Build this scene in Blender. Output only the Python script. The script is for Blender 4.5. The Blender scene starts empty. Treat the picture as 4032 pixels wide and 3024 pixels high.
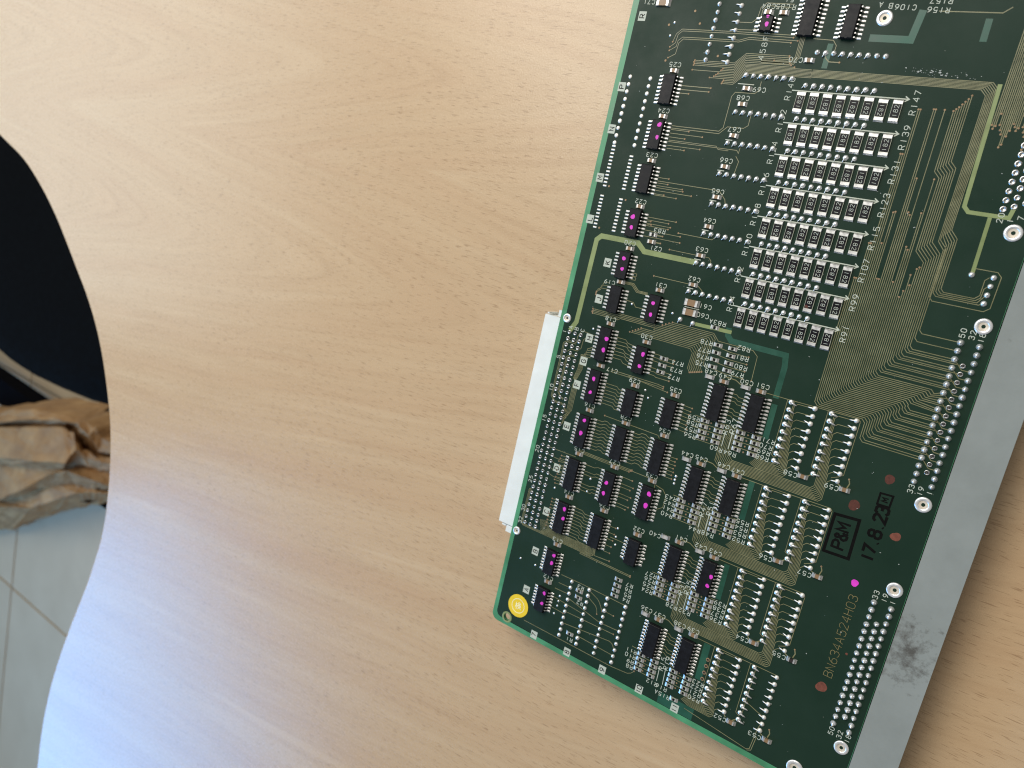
import bpy, math, random
from mathutils import Matrix, Vector
random.seed(7)
MM = 0.001
H = 13.0            # height of the board's upper face above the desk, mm
FLOOR = -0.72       # floor level below the desk top, m
scene = bpy.context.scene
col = scene.collection

# ------------------------------------------------------------------ camera
cam = bpy.data.cameras.new("camera")
cam_o = bpy.data.objects.new("camera", cam); col.objects.link(cam_o)
cam.sensor_fit = 'HORIZONTAL'; cam.sensor_width = 36.0; cam.lens = 26.706
cam.clip_start = 0.01; cam.clip_end = 60.0
Rcv = Matrix(((0.81088934, -0.21231201, 0.54532751),
              (0.28299317, 0.95792732, -0.04785505),
              (-0.51222392, 0.19312911, 0.83685590)))
D3 = Matrix(((1, 0, 0), (0, -1, 0), (0, 0, -1)))
M = (D3 @ Rcv @ D3).transposed().to_4x4()
M.translation = Vector((136.674, 32.358, 256.239 + H)) * MM
cam_o.matrix_world = M
cam.dof.use_dof = True
cam.dof.focus_distance = 0.252
cam.dof.aperture_fstop = 17.0
scene.camera = cam_o
scene.cycles.filter_width = 1.1

# ------------------------------------------------------------------ light
scene.view_settings.view_transform = 'Standard'
scene.view_settings.look = 'None'
scene.view_settings.exposure = 0.0
scene.view_settings.gamma = 1.0
world = bpy.data.worlds.new("World"); scene.world = world
world.use_nodes = True
bg = world.node_tree.nodes["Background"]
bg.inputs[0].default_value = (1.0, 0.97, 0.91, 1)
bg.inputs[1].default_value = 0.25

def area(name, loc, target, sx, sy, power, color):
    l = bpy.data.lights.new(name, 'AREA'); l.shape = 'RECTANGLE'
    l.size = sx; l.size_y = sy; l.energy = power; l.color = color
    o = bpy.data.objects.new(name, l); col.objects.link(o)
    o.location = loc
    o.rotation_euler = (Vector(target) - Vector(loc)).to_track_quat('-Z', 'Y').to_euler()
    return o
# the room's window beyond the lower left of the desk (its cool sheen lies on the desk's near-left end)
area("window_light", (-2.0, -1.75, 0.92), (-0.30, -0.25, 0.0), 1.35, 1.1, 36, (0.10, 0.44, 1.0))
# a bright wall to the left, whose pale veil lies on the far left of the desk
area("wall_light", (-2.3, 0.30, 1.15), (-0.3, 0.0, 0.0), 1.8, 1.0, 14, (0.72, 0.90, 1.0))
# the main soft light, high on the left
area("key_light", (-0.52, 0.80, 1.15), (0.0, 0.0, 0.0), 1.2, 1.0, 24, (1.0, 0.96, 0.89))

# ------------------------------------------------------------------ materials
def nodes(name):
    m = bpy.data.materials.new(name); m.use_nodes = True
    nt = m.node_tree; b = nt.nodes["Principled BSDF"]
    return m, nt, b
def ramp(nt, stops):
    r = nt.nodes.new("ShaderNodeValToRGB")
    e = r.color_ramp.elements
    while len(e) < len(stops): e.new(0.5)
    for k, (p, c) in enumerate(stops):
        e[k].position = p; e[k].color = (*c, 1) if len(c) == 3 else c
    return r
def noise_tex(nt, scale, detail=3, rough=0.5, mscale=None, vec=None):
    n = nt.nodes.new("ShaderNodeTexNoise")
    n.inputs["Scale"].default_value = scale; n.inputs["Detail"].default_value = detail
    n.inputs["Roughness"].default_value = rough
    if vec is None:
        tc = nt.nodes.new("ShaderNodeTexCoord"); vec = tc.outputs["Object"]
    if mscale:
        mp = nt.nodes.new("ShaderNodeMapping"); mp.inputs["Scale"].default_value = mscale
        nt.links.new(vec, mp.inputs[0]); vec = mp.outputs[0]
    nt.links.new(vec, n.inputs["Vector"])
    return n
def simple(name, c, rough=0.5, metal=0.0, spec=0.5, vary=0.15, vscale=300.0, rvary=0.1, coat=0.0, bump=0.0, bscale=2000.0):
    m, nt, b = nodes(name)
    n = noise_tex(nt, vscale, 4, 0.6)
    lo = tuple(x * (1 - vary) for x in c); hi = tuple(min(1, x * (1 + vary)) for x in c)
    r = ramp(nt, [(0.3, lo), (0.7, hi)])
    nt.links.new(n.outputs["Fac"], r.inputs[0]); nt.links.new(r.outputs[0], b.inputs["Base Color"])
    mr = nt.nodes.new("ShaderNodeMapRange")
    mr.inputs[1].default_value = 0.3; mr.inputs[2].default_value = 0.7
    mr.inputs[3].default_value = max(0.02, rough - rvary); mr.inputs[4].default_value = min(1, rough + rvary)
    nt.links.new(n.outputs["Fac"], mr.inputs[0]); nt.links.new(mr.outputs[0], b.inputs["Roughness"])
    b.inputs["Metallic"].default_value = metal
    b.inputs["Specular IOR Level"].default_value = spec
    if coat: b.inputs["Coat Weight"].default_value = coat; b.inputs["Coat Roughness"].default_value = 0.15
    if bump:
        n2 = noise_tex(nt, bscale, 2)
        bp = nt.nodes.new("ShaderNodeBump"); bp.inputs["Strength"].default_value = bump; bp.inputs["Distance"].default_value = 0.00005
        nt.links.new(n2.outputs["Fac"], bp.inputs["Height"]); nt.links.new(bp.outputs[0], b.inputs["Normal"])
    return m

def mat_desk():
    m, nt, b = nodes("beech_laminate")
    L = nt.links.new
    tc = nt.nodes.new("ShaderNodeTexCoord")
    # slow warp of the grain
    warp = noise_tex(nt, 5.0, 2, 0.5, (1.0, 2.0, 1.0), tc.outputs["Object"])
    sub = nt.nodes.new("ShaderNodeVectorMath"); sub.operation = 'SUBTRACT'; sub.inputs[1].default_value = (0.5, 0.5, 0.5)
    L(warp.outputs["Color"], sub.inputs[0])
    mul = nt.nodes.new("ShaderNodeVectorMath"); mul.operation = 'MULTIPLY'; mul.inputs[1].default_value = (0.0, 0.018, 0.0)
    L(sub.outputs[0], mul.inputs[0])
    add = nt.nodes.new("ShaderNodeVectorMath"); add.operation = 'ADD'
    L(tc.outputs["Object"], add.inputs[0]); L(mul.outputs[0], add.inputs[1])
    wv = add.outputs[0]
    # cathedral figure: lines that open to the left from two tips, straight elsewhere
    sx = nt.nodes.new("ShaderNodeSeparateXYZ"); L(wv, sx.inputs[0])
    def M_(op, a, b=None):
        n = nt.nodes.new("ShaderNodeMath"); n.operation = op
        for k, q in enumerate((a, b)):
            if q is None: continue
            if isinstance(q, (int, float)): n.inputs[k].default_value = q
            else: L(q, n.inputs[k])
        return n.outputs[0]
    G = []
    for (x0, y0, c, sl) in ((-0.165, 0.089, 0.007, 0.15), (-0.060, -0.006, 0.010, 0.15)):
        dy = M_('SUBTRACT', sx.outputs[1], y0)
        r_ = M_('SQRT', M_('ADD', M_('MULTIPLY', dy, dy), c * c))
        G.append(M_('ADD', r_, M_('MULTIPLY', M_('SUBTRACT', sx.outputs[0], x0), sl)))
    gg = M_('MINIMUM', G[0], G[1])
    cx = nt.nodes.new("ShaderNodeCombineXYZ"); L(gg, cx.inputs[1]); L(sx.outputs[0], cx.inputs[0])
    fv = cx.outputs[0]
    big = noise_tex(nt, 1.0, 3, 0.55, (2.2, 62.0, 1.0), fv)
    base = ramp(nt, [(0.30, (0.52, 0.352, 0.206)), (0.5, (0.54, 0.38, 0.226)), (0.70, (0.56, 0.405, 0.248))])
    L(big.outputs["Fac"], base.inputs[0])
    # fine streaks
    fine = noise_tex(nt, 1.0, 3, 0.6, (16.0, 420.0, 1.0), fv)
    fr = ramp(nt, [(0.30, (0.93, 0.915, 0.90)), (0.5, (0.99, 0.99, 0.99)), (0.72, (1.025, 1.025, 1.025))])
    L(fine.outputs["Fac"], fr.inputs[0])
    mx = nt.nodes.new("ShaderNodeMixRGB"); mx.blend_type = 'MULTIPLY'; mx.inputs[0].default_value = 1.0
    L(base.outputs[0], mx.inputs[1]); L(fr.outputs[0], mx.inputs[2])
    # pores: short dark dashes along the grain
    po = noise_tex(nt, 1.0, 1, 0.4, (190.0, 2300.0, 1.0), wv)
    clus = noise_tex(nt, 1.0, 2, 0.5, (18.0, 45.0, 1.0), wv)
    th = nt.nodes.new("ShaderNodeMath"); th.operation = 'MULTIPLY_ADD'; th.inputs[1].default_value = 0.12; th.inputs[2].default_value = -0.06
    L(clus.outputs["Fac"], th.inputs[0])
    ad = nt.nodes.new("ShaderNodeMath"); ad.operation = 'ADD'
    L(po.outputs["Fac"], ad.inputs[0]); L(th.outputs[0], ad.inputs[1])
    pr = ramp(nt, [(0.625, (0, 0, 0)), (0.70, (1, 1, 1))])
    L(ad.outputs[0], pr.inputs[0])
    sc = nt.nodes.new("ShaderNodeMath"); sc.operation = 'MULTIPLY'; sc.inputs[1].default_value = 0.46
    L(pr.outputs[0], sc.inputs[0])
    mp = nt.nodes.new("ShaderNodeMixRGB"); mp.inputs[2].default_value = (0.20, 0.105, 0.05, 1)
    L(sc.outputs[0], mp.inputs[0]); L(mx.outputs[0], mp.inputs[1])
    # pale rays, long and thin
    ray = noise_tex(nt, 1.0, 2, 0.5, (5.0, 130.0, 1.0), fv)
    rr = ramp(nt, [(0.62, (0, 0, 0)), (0.74, (0.28, 0.28, 0.28))])
    L(ray.outputs["Fac"], rr.inputs[0])
    m2 = nt.nodes.new("ShaderNodeMixRGB"); m2.inputs[2].default_value = (0.68, 0.53, 0.345, 1)
    L(rr.outputs[0], m2.inputs[0]); L(mp.outputs[0], m2.inputs[1])
    L(m2.outputs[0], b.inputs["Base Color"])
    rn = noise_tex(nt, 900.0, 2, 0.6, None, tc.outputs["Object"])
    mr = nt.nodes.new("ShaderNodeMapRange"); mr.inputs[3].default_value = 0.20; mr.inputs[4].default_value = 0.33
    L(rn.outputs["Fac"], mr.inputs[0]); L(mr.outputs[0], b.inputs["Roughness"])
    bp = nt.nodes.new("ShaderNodeBump"); bp.inputs["Strength"].default_value = 0.25; bp.inputs["Distance"].default_value = 0.0002
    gr = noise_tex(nt, 1400.0, 2, 0.5, None, tc.outputs["Object"])
    L(gr.outputs["Fac"], bp.inputs["Height"]); L(bp.outputs[0], b.inputs["Normal"])
    return m

def mat_mask():
    m, nt, b = nodes("green_solder_mask")
    L = nt.links.new
    n = noise_tex(nt, 28.0, 4, 0.6)
    r = ramp(nt, [(0.3, (0.0105, 0.028, 0.0175)), (0.7, (0.0165, 0.037, 0.024))])
    L(n.outputs["Fac"], r.inputs[0]); L(r.outputs[0], b.inputs["Base Color"])
    n2 = noise_tex(nt, 60.0, 5, 0.65)
    mr = nt.nodes.new("ShaderNodeMapRange"); mr.inputs[1].default_value = 0.3; mr.inputs[2].default_value = 0.7
    mr.inputs[3].default_value = 0.26; mr.inputs[4].default_value = 0.5
    L(n2.outputs["Fac"], mr.inputs[0]); L(mr.outputs[0], b.inputs["Roughness"])
    n3 = noise_tex(nt, 2600.0, 2, 0.5)
    bp = nt.nodes.new("ShaderNodeBump"); bp.inputs["Strength"].default_value = 0.2; bp.inputs["Distance"].default_value = 0.00004
    L(n3.outputs["Fac"], bp.inputs["Height"]); L(bp.outputs[0], b.inputs["Normal"])
    b.inputs["Specular IOR Level"].default_value = 0.13
    return m

def mat_bar():
    m, nt, b = nodes("grey_painted_metal")
    L = nt.links.new
    tc = nt.nodes.new("ShaderNodeTexCoord")
    n = noise_tex(nt, 35.0, 6, 0.7)
    r = ramp(nt, [(0.30, (0.225, 0.245, 0.23)), (0.6, (0.27, 0.293, 0.277)), (0.8, (0.295, 0.315, 0.298))])
    L(n.outputs["Fac"], r.inputs[0])
    # a smudge of dark grime round one worn place of the bar
    vd = nt.nodes.new("ShaderNodeVectorMath"); vd.operation = 'DISTANCE'; vd.inputs[1].default_value = (0.1385, -0.0655, 0.0134)
    L(tc.outputs["Object"], vd.inputs[0])
    mr = nt.nodes.new("ShaderNodeMapRange"); mr.inputs[1].default_value = 0.0; mr.inputs[2].default_value = 0.019; mr.inputs[3].default_value = 0.37; mr.inputs[4].default_value = 0.0
    L(vd.outputs["Value"], mr.inputs[0])
    n2 = noise_tex(nt, 330.0, 5, 0.7)
    ad = nt.nodes.new("ShaderNodeMath"); ad.operation = 'ADD'
    L(mr.outputs[0], ad.inputs[0]); L(n2.outputs["Fac"], ad.inputs[1])
    r2 = ramp(nt, [(0.68, (0, 0, 0)), (0.95, (0.85, 0.85, 0.85))])
    L(ad.outputs[0], r2.inputs[0])
    mx = nt.nodes.new("ShaderNodeMixRGB"); mx.inputs[2].default_value = (0.06, 0.052, 0.042, 1)
    L(r2.outputs[0], mx.inputs[0]); L(r.outputs[0], mx.inputs[1])
    L(mx.outputs[0], b.inputs["Base Color"])
    b.inputs["Roughness"].default_value = 0.5
    return m

def mat_paper():
    m, nt, b = nodes("brown_kraft_paper")
    L = nt.links.new
    n = noise_tex(nt, 14.0, 5, 0.65)
    r = ramp(nt, [(0.3, (0.27, 0.14, 0.055)), (0.55, (0.42, 0.235, 0.095)), (0.75, (0.54, 0.33, 0.15))])
    L(n.outputs["Fac"], r.inputs[0]); L(r.outputs[0], b.inputs["Base Color"])
    b.inputs["Roughness"].default_value = 0.7
    return m

MT = {
 'desk': mat_desk(), 'mask': mat_mask(), 'bar': mat_bar(), 'paper': mat_paper(),
 'edge': simple('desk_edge_band', (0.62, 0.46, 0.30), 0.35, vscale=60),
 'laminate': simple('bare_green_laminate', (0.065, 0.26, 0.125), 0.38, vary=0.25, vscale=90, rvary=0.1),
 'gap': simple('thin_green_laminate', (0.012, 0.078, 0.048), 0.38, vary=0.25, vscale=120),
 'trace': simple('masked_copper', (0.20, 0.19, 0.095), 0.36, vary=0.22, vscale=260),
 'wtrace': simple('masked_copper_wide', (0.22, 0.27, 0.105), 0.38, vary=0.15, vscale=160),
 'solder': simple('bright_solder', (0.88, 0.88, 0.87), 0.30, 0.75, vary=0.10, vscale=1500, rvary=0.10),
 'dull': simple('dull_solder', (0.78, 0.76, 0.71), 0.45, 0.45, vary=0.12, vscale=1500, rvary=0.08),
 'gsolder': simple('grey_solder', (0.60, 0.60, 0.60), 0.24, 1.0, vary=0.15, vscale=1500),
 'darkpin': simple('cut_pin', (0.10, 0.095, 0.09), 0.45, 0.6),
 'tin': simple('tinned_lead', (0.70, 0.69, 0.67), 0.36, 0.7, vary=0.10, vscale=900, rvary=0.10),
 'copper': simple('via_copper', (0.27, 0.175, 0.09), 0.45, 0.2, vary=0.2, vscale=900),
 'silk': simple('white_silkscreen', (0.48, 0.52, 0.44), 0.6, vary=0.10, vscale=500),
 'black': simple('black_plastic', (0.007, 0.007, 0.0085), 0.45, spec=0.22, vary=0.25, vscale=500, bump=0.35, bscale=3500.0),
 'ink_black': simple('black_ink', (0.005, 0.0045, 0.004), 0.85, spec=0.08, vary=0.4, vscale=700),
 'hole': simple('dark_hole', (0.008, 0.008, 0.008), 0.8),
 'pink': simple('pink_paint', (0.74, 0.045, 0.56), 0.5, vary=0.12, vscale=800),
 'red': simple('red_ink', (0.085, 0.020, 0.009), 0.6, vary=0.35, vscale=900),
 'orange': simple('orange_ink', (0.17, 0.048, 0.026), 0.6, vary=0.25, vscale=900),
 'ceramic': simple('white_ceramic', (0.52, 0.54, 0.42), 0.5),
 'glaze': simple('resistor_glaze', (0.007, 0.006, 0.009), 0.35, spec=0.2, vary=0.2),
 'capb': simple('capacitor_brown', (0.27, 0.165, 0.085), 0.40, vary=0.18, vscale=400),
 'capg': simple('capacitor_grey', (0.48, 0.46, 0.43), 0.42, vary=0.12, vscale=400),
 'capd': simple('capacitor_dark', (0.03, 0.022, 0.02), 0.4),
 'white': simple('white_plastic', (0.76, 0.79, 0.77), 0.42, vary=0.05, vscale=90),
 'rivet': simple('tinned_eyelet', (0.88, 0.88, 0.88), 0.30, 0.6, vary=0.06, vscale=700, rvary=0.08),
 'brass': simple('eyelet_core', (0.70, 0.62, 0.50), 0.45, 0.25, vary=0.15, vscale=900),
 'yellow': simple('yellow_paper', (0.82, 0.58, 0.012), 0.5, vary=0.05, vscale=300),
 'pale': simple('pale_print', (0.93, 0.87, 0.55), 0.5, vary=0.05),
 'goldprint': simple('bare_outline_print', (0.20, 0.165, 0.065), 0.5, vary=0.2),
 'tile': simple('floor_tile', (0.57, 0.435, 0.285), 0.5, spec=0.25, vary=0.05, vscale=8),
 'grout': simple('tile_grout', (0.12, 0.13, 0.14), 0.8, vary=0.1, vscale=30),
 'navy': simple('navy_fabric', (0.002, 0.0019, 0.0018), 0.9, spec=0.04, vary=0.3, vscale=120, bump=0.2, bscale=900.0),
 'blackp': simple('black_chair_plastic', (0.0012, 0.0015, 0.003), 0.8, spec=0.03, vary=0.2, vscale=60),
 'dust': simple('pale_dust', (0.42, 0.45, 0.42), 0.8),
}

# ------------------------------------------------------------------ mesh builder (board millimetres: u right, v down, z up)
class MB:
    def __init__(s): s.v = []; s.f = []; s.mi = []; s.sm = []
    def add(s, vs, fs, mi=0, smooth=False):
        o = len(s.v); s.v += vs
        for f in fs:
            s.f.append(tuple(i + o for i in f)); s.mi.append(mi); s.sm.append(smooth)
    def box(s, u0, u1, v0, v1, z0, z1, mi=0, ins=0.0, insv=None):
        iv = ins if insv is None else insv
        a = [(u0, v0, z0), (u1, v0, z0), (u1, v1, z0), (u0, v1, z0),
             (u0 + ins, v0 + iv, z1), (u1 - ins, v0 + iv, z1), (u1 - ins, v1 - iv, z1), (u0 + ins, v1 - iv, z1)]
        s.add(a, [(0, 1, 2, 3), (4, 7, 6, 5), (0, 4, 5, 1), (1, 5, 6, 2), (2, 6, 7, 3), (3, 7, 4, 0)], mi)
    def ribbon(s, pts, w, z, h=0.0, mi=0, closed=False):
        n = len(pts); L = []; R_ = []
        for i in range(n):
            p = Vector(pts[i])
            a = Vector(pts[i - 1]) if (i > 0 or closed) else None
            b = Vector(pts[(i + 1) % n]) if (i < n - 1 or closed) else None
            d1 = (p - a).normalized() if a is not None and (p - a).length > 1e-9 else None
            d2 = (b - p).normalized() if b is not None and (b - p).length > 1e-9 else None
            if d1 is None: d1 = d2
            if d2 is None: d2 = d1
            if d1 is None: d1 = d2 = Vector((1, 0))
            n1 = Vector((-d1.y, d1.x)); n2 = Vector((-d2.y, d2.x))
            m = n1 + n2
            if m.length < 1e-6: m = n1
            m.normalize(); k = (w / 2) / max(0.45, m.dot(n1))
            L.append(p + m * k); R_.append(p - m * k)
        rng = range(n if closed else n - 1)
        if h <= 0:
            vs = [(q.x, q.y, z + .0004 * i) for i, q in enumerate(L)] + [(q.x, q.y, z + .0004 * i) for i, q in enumerate(R_)]
            s.add(vs, [(i, (i + 1) % n, n + (i + 1) % n, n + i) for i in rng], mi)
        else:
            c = h * 0.7
            vs = []
            for q, r in zip(L, R_):
                t = (r - q); t = t / max(t.length, 1e-9)
                vs += [(q.x, q.y, z), (q.x + t.x * c, q.y + t.y * c, z + h), (r.x - t.x * c, r.y - t.y * c, z + h), (r.x, r.y, z)]
            fs = []
            for i in rng:
                j = (i + 1) % n
                for k in range(3): fs.append((4 * i + k, 4 * j + k, 4 * j + k + 1, 4 * i + k + 1))
            s.add(vs, fs, mi)
    def lathe(s, u, v, prof, seg=12, mi=0, smooth=True, cap=True):
        vs = []; fs = []
        m = len(prof)
        for k in range(seg):
            a = 2 * math.pi * k / seg
            for r, z in prof: vs.append((u + r * math.cos(a), v + r * math.sin(a), z))
        for k in range(seg):
            k2 = (k + 1) % seg
            for j in range(m - 1): fs.append((k * m + j, k2 * m + j, k2 * m + j + 1, k * m + j + 1))
        if cap: fs.append(tuple(k * m + m - 1 for k in range(seg)))
        s.add(vs, fs, mi, smooth)
    def disk(s, u, v, r, z, seg=16, jit=0.0, sq=1.0, mi=0, h=0.0):
        ph = random.random() * 6
        ring = []
        for k in range(seg):
            a = 2 * math.pi * k / seg
            rr = r * (1 + jit * (math.sin(2 * a + ph) * .6 + math.sin(3 * a + 2 * ph) * .4 + random.uniform(-.3, .3)))
            ring.append((u + rr * math.cos(a), v + rr * sq * math.sin(a), z + h))
        vs = ring + [(u, v, z + h * 1.3)]
        fs = [(k, (k + 1) % seg, seg) for k in range(seg)]
        if h:
            vs += [(q[0] * 1.0, q[1], z) for q in ring]
            fs += [(k, seg + 1 + k, seg + 1 + (k + 1) % seg, (k + 1) % seg) for k in range(seg)]
        s.add(vs, fs, mi)
    def tube(s, pts, rads, seg=8, mi=0, smooth=True):
        # pts are 3-D mm points
        vs = []; fs = []
        n = len(pts)
        for i, p in enumerate(pts):
            p = Vector(p)
            d = (Vector(pts[min(i + 1, n - 1)]) - Vector(pts[max(i - 1, 0)])).normalized()
            up = Vector((0, 0, 1)) if abs(d.z) < 0.9 else Vector((1, 0, 0))
            x = d.cross(up).normalized(); y = d.cross(x)
            for k in range(seg):
                a = 2 * math.pi * k / seg
                q = p + (x * math.cos(a) + y * math.sin(a)) * rads[i]
                vs.append(tuple(q))
        for i in range(n - 1):
            for k in range(seg):
                k2 = (k + 1) % seg
                fs.append((i * seg + k, i * seg + k2, (i + 1) * seg + k2, (i + 1) * seg + k))
        fs.append(tuple((n - 1) * seg + k for k in range(seg))); fs.append(tuple(range(seg)))
        s.add(vs, fs, mi, smooth)
    def mesh(s, name, mats, z0=H):
        me = bpy.data.meshes.new(name)
        me.from_pydata([(x * MM, -y * MM, (z + z0) * MM) for x, y, z in s.v], [], [f[::-1] for f in s.f])
        for m in (mats if isinstance(mats, (list, tuple)) else [mats]): me.materials.append(MT[m])
        me.polygons.foreach_set("material_index", s.mi)
        me.polygons.foreach_set("use_smooth", s.sm)
        me.update()
        return me
    def build(s, name, mats, parent=None, z0=H, loc=None):
        return link(name, s.mesh(name, mats, z0), parent, loc)
def link(name, me, parent=None, loc=None, rot=0.0):
    o = bpy.data.objects.new(name, me); col.objects.link(o)
    if parent: o.parent = parent
    if loc: o.location = (loc[0] * MM, -loc[1] * MM, (loc[2] + H) * MM)   # board millimetres
    if rot: o.rotation_euler = (0, 0, rot)
    return o
def tag(o, label, cat, group=None):
    o['label'] = label; o['category'] = cat
    if group: o['group'] = group
def stuff(o): o['kind'] = 'stuff'; return o
def empty(name, loc=(0, 0, 0)):
    o = bpy.data.objects.new(name, None); o.empty_display_size = 0.02; col.objects.link(o); o.location = loc; return o

# ------------------------------------------------------------------ stroke lettering (4 x 6 cells)
GL = {
'0': [[(1,0),(3,0),(4,1.2),(4,4.8),(3,6),(1,6),(0,4.8),(0,1.2),(1,0)]], '1': [[(2,0),(2,6)]],
'2': [[(0,4.8),(0.6,5.7),(1.6,6),(2.8,6),(3.8,5.2),(3.8,4.1),(0,0),(4,0)]],
'3': [[(0,5),(0.8,6),(3,6),(3.9,5.2),(3.9,4),(3,3.2),(1.6,3.2)],[(3,3.2),(4,2.4),(4,1),(3,0),(1,0),(0,1)]],
'4': [[(3,0),(3,6),(0,1.8),(4,1.8)]], '5': [[(3.8,6),(0.5,6),(0.2,3.3),(1.2,3.8),(2.8,3.8),(4,2.8),(4,1),(3,0),(1,0),(0,0.9)]],
'6': [[(3.4,6),(1.6,5),(0.2,3),(0,1.4),(1,0),(3,0),(4,1),(4,2.4),(3,3.4),(1.2,3.4),(0.2,2.6)]],
'7': [[(0,6),(4,6),(1.4,0)]],
'8': [[(1.2,3.2),(0.3,4),(0.3,5.2),(1.2,6),(2.8,6),(3.7,5.2),(3.7,4),(2.8,3.2),(1.2,3.2),(0,2.3),(0,0.9),(1,0),(3,0),(4,0.9),(4,2.3),(2.8,3.2)]],
'9': [[(0.6,0),(2.4,1),(3.8,3),(4,4.6),(3,6),(1,6),(0,5),(0,3.6),(1,2.6),(2.8,2.6),(3.8,3.4)]],
'A': [[(0,0),(2,6),(4,0)],[(0.7,2),(3.3,2)]], 'B': [[(0,3.2),(0,6),(2.8,6),(3.7,5.3),(3.7,4),(2.8,3.2),(0,3.2),(0,0),(3,0),(4,0.9),(4,2.3),(2.8,3.2)]],
'C': [[(4,1.2),(3,0),(1.2,0),(0,1.4),(0,4.6),(1.2,6),(3,6),(4,4.8)]], 'D': [[(0,0),(0,6),(2.4,6),(4,4.4),(4,1.6),(2.4,0),(0,0)]],
'E': [[(4,0),(0,0),(0,6),(4,6)],[(0,3.1),(3.2,3.1)]], 'F': [[(0,0),(0,6),(4,6)],[(0,3.1),(3.2,3.1)]],
'G': [[(4,4.8),(3,6),(1.2,6),(0,4.6),(0,1.4),(1.2,0),(3,0),(4,1.2),(4,2.8),(2.4,2.8)]],
'H': [[(0,0),(0,6)],[(4,0),(4,6)],[(0,3.1),(4,3.1)]], 'J': [[(0,1.4),(1,0),(2.6,0),(3.6,1.2),(3.6,6)]],
'K': [[(0,0),(0,6)],[(4,6),(0.2,2.4)],[(1.4,3.5),(4,0)]], 'L': [[(0,6),(0,0),(4,0)]], 'M': [[(0,0),(0,6),(2,2.4),(4,6),(4,0)]],
'N': [[(0,0),(0,6),(4,0),(4,6)]], 'P': [[(0,0),(0,6),(2.9,6),(4,5.1),(4,3.9),(2.9,2.9),(0,2.9)]],
'R': [[(0,0),(0,6),(2.9,6),(4,5.1),(4,3.9),(2.9,2.9),(0,2.9)],[(2,2.9),(4,0)]],
'&': [[(4,0),(0.8,4.4),(0.8,5.4),(1.6,6),(2.5,5.4),(2.5,4.6),(0.3,2.4),(0,1.2),(0.8,0),(2.4,0),(4,2.4)]],
'.': [[(1.8,0),(2.2,0.5)]], '-': [[(0.5,3),(3.5,3)]],
}
def text_mb(mb, s, u, v, h, ang, w, z, adv=1.45, mi=0, jit=0.0):
    """letters of height h (mm) centred on (u, v); ang in degrees counter-clockwise seen from above"""
    k = h / 6.0; step = 4 * k * adv
    tot = step * (len(s) - 1) + 4 * k
    ca, sa = math.cos(math.radians(ang)), math.sin(math.radians(ang))
    x0 = -tot / 2
    zz = z
    for ch in s:
        for st in GL.get(ch, []):
            pts = []
            for gx, gy in st:
                x = x0 + gx * k; y = gy * k - h / 2
                X = x * ca - y * sa; Y = x * sa + y * ca
                pts.append((u + X + random.uniform(-jit, jit), v - Y + random.uniform(-jit, jit)))
            mb.ribbon(pts, w, zz); zz += 0.008
        x0 += step

# ================================================================== the circuit board
board = empty("circuit_board")
tag(board, "populated dark green circuit board lying solder side up on the wooden desk", "circuit board")
U0, U1, V0, V1 = -5.3, 134.05, -158.0, 123.9

def outline_prism(name, outer, holes, z0, z1, mats, parent):
    cu = bpy.data.curves.new(name, 'CURVE'); cu.dimensions = '2D'; cu.fill_mode = 'BOTH'
    for ring in [outer] + holes:
        sp = cu.splines.new('POLY'); sp.points.add(len(ring) - 1); sp.use_cyclic_u = True
        for p, q in zip(sp.points, ring): p.co = (q[0] * MM, -q[1] * MM, 0, 1)
    cu.extrude = (z1 - z0) / 2 * MM
    t = bpy.data.objects.new(name, cu); col.objects.link(t)
    me = bpy.data.meshes.new_from_object(t.evaluated_get(bpy.context.evaluated_depsgraph_get()))
    bpy.data.objects.remove(t); bpy.data.curves.remove(cu)
    for v in me.vertices: v.co.z += ((z0 + z1) / 2 + H) * MM
    me.materials.clear(); me.materials.append(MT[mats])
    o = bpy.data.objects.new(name, me); col.objects.link(o); o.parent = parent
    return o
def rrect(u0, u1, v0, v1, r, n=6):
    P = []
    for cx, cy, a0 in ((u1 - r, v0 + r, -90), (u1 - r, v1 - r, 0), (u0 + r, v1 - r, 90), (u0 + r, v0 + r, 180)):
        for k in range(n + 1):
            a = math.radians(a0 + 90 * k / n); P.append((cx + r * math.cos(a), cy + r * math.sin(a)))
    return P
def circ(u, v, r, n=20): return [(u + r * math.cos(2 * math.pi * k / n), v + r * math.sin(2 * math.pi * k / n)) for k in range(n)]

hole = (1.8, 120.5)
outline_prism("laminate", rrect(U0, U1, V0, V1, 3.0), [circ(*hole, 1.55)], -1.6, 0.0, 'laminate', board)
mask = rrect(-2.9, U1 - 0.1, V0 + 2, V1 - 2.2, 2.4)
mask = [(u - (0.55 * min(1, max(0, (v + 120) / 240)) if u < 10 else 0), v) for u, v in mask]
outline_prism("solder_mask", mask, [circ(*hole, 2.35)], 0.004, 0.022, 'mask', board)
mb = MB(); prof = [(1.62, 0.03), (1.7, 0.05), (2.3, 0.05), (2.35, 0.03)]
mb.lathe(hole[0], hole[1], prof, 20, cap=False); mb.build("hole_pad", 'wtrace', board)

Z = 0.024  # first layer above the mask
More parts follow.
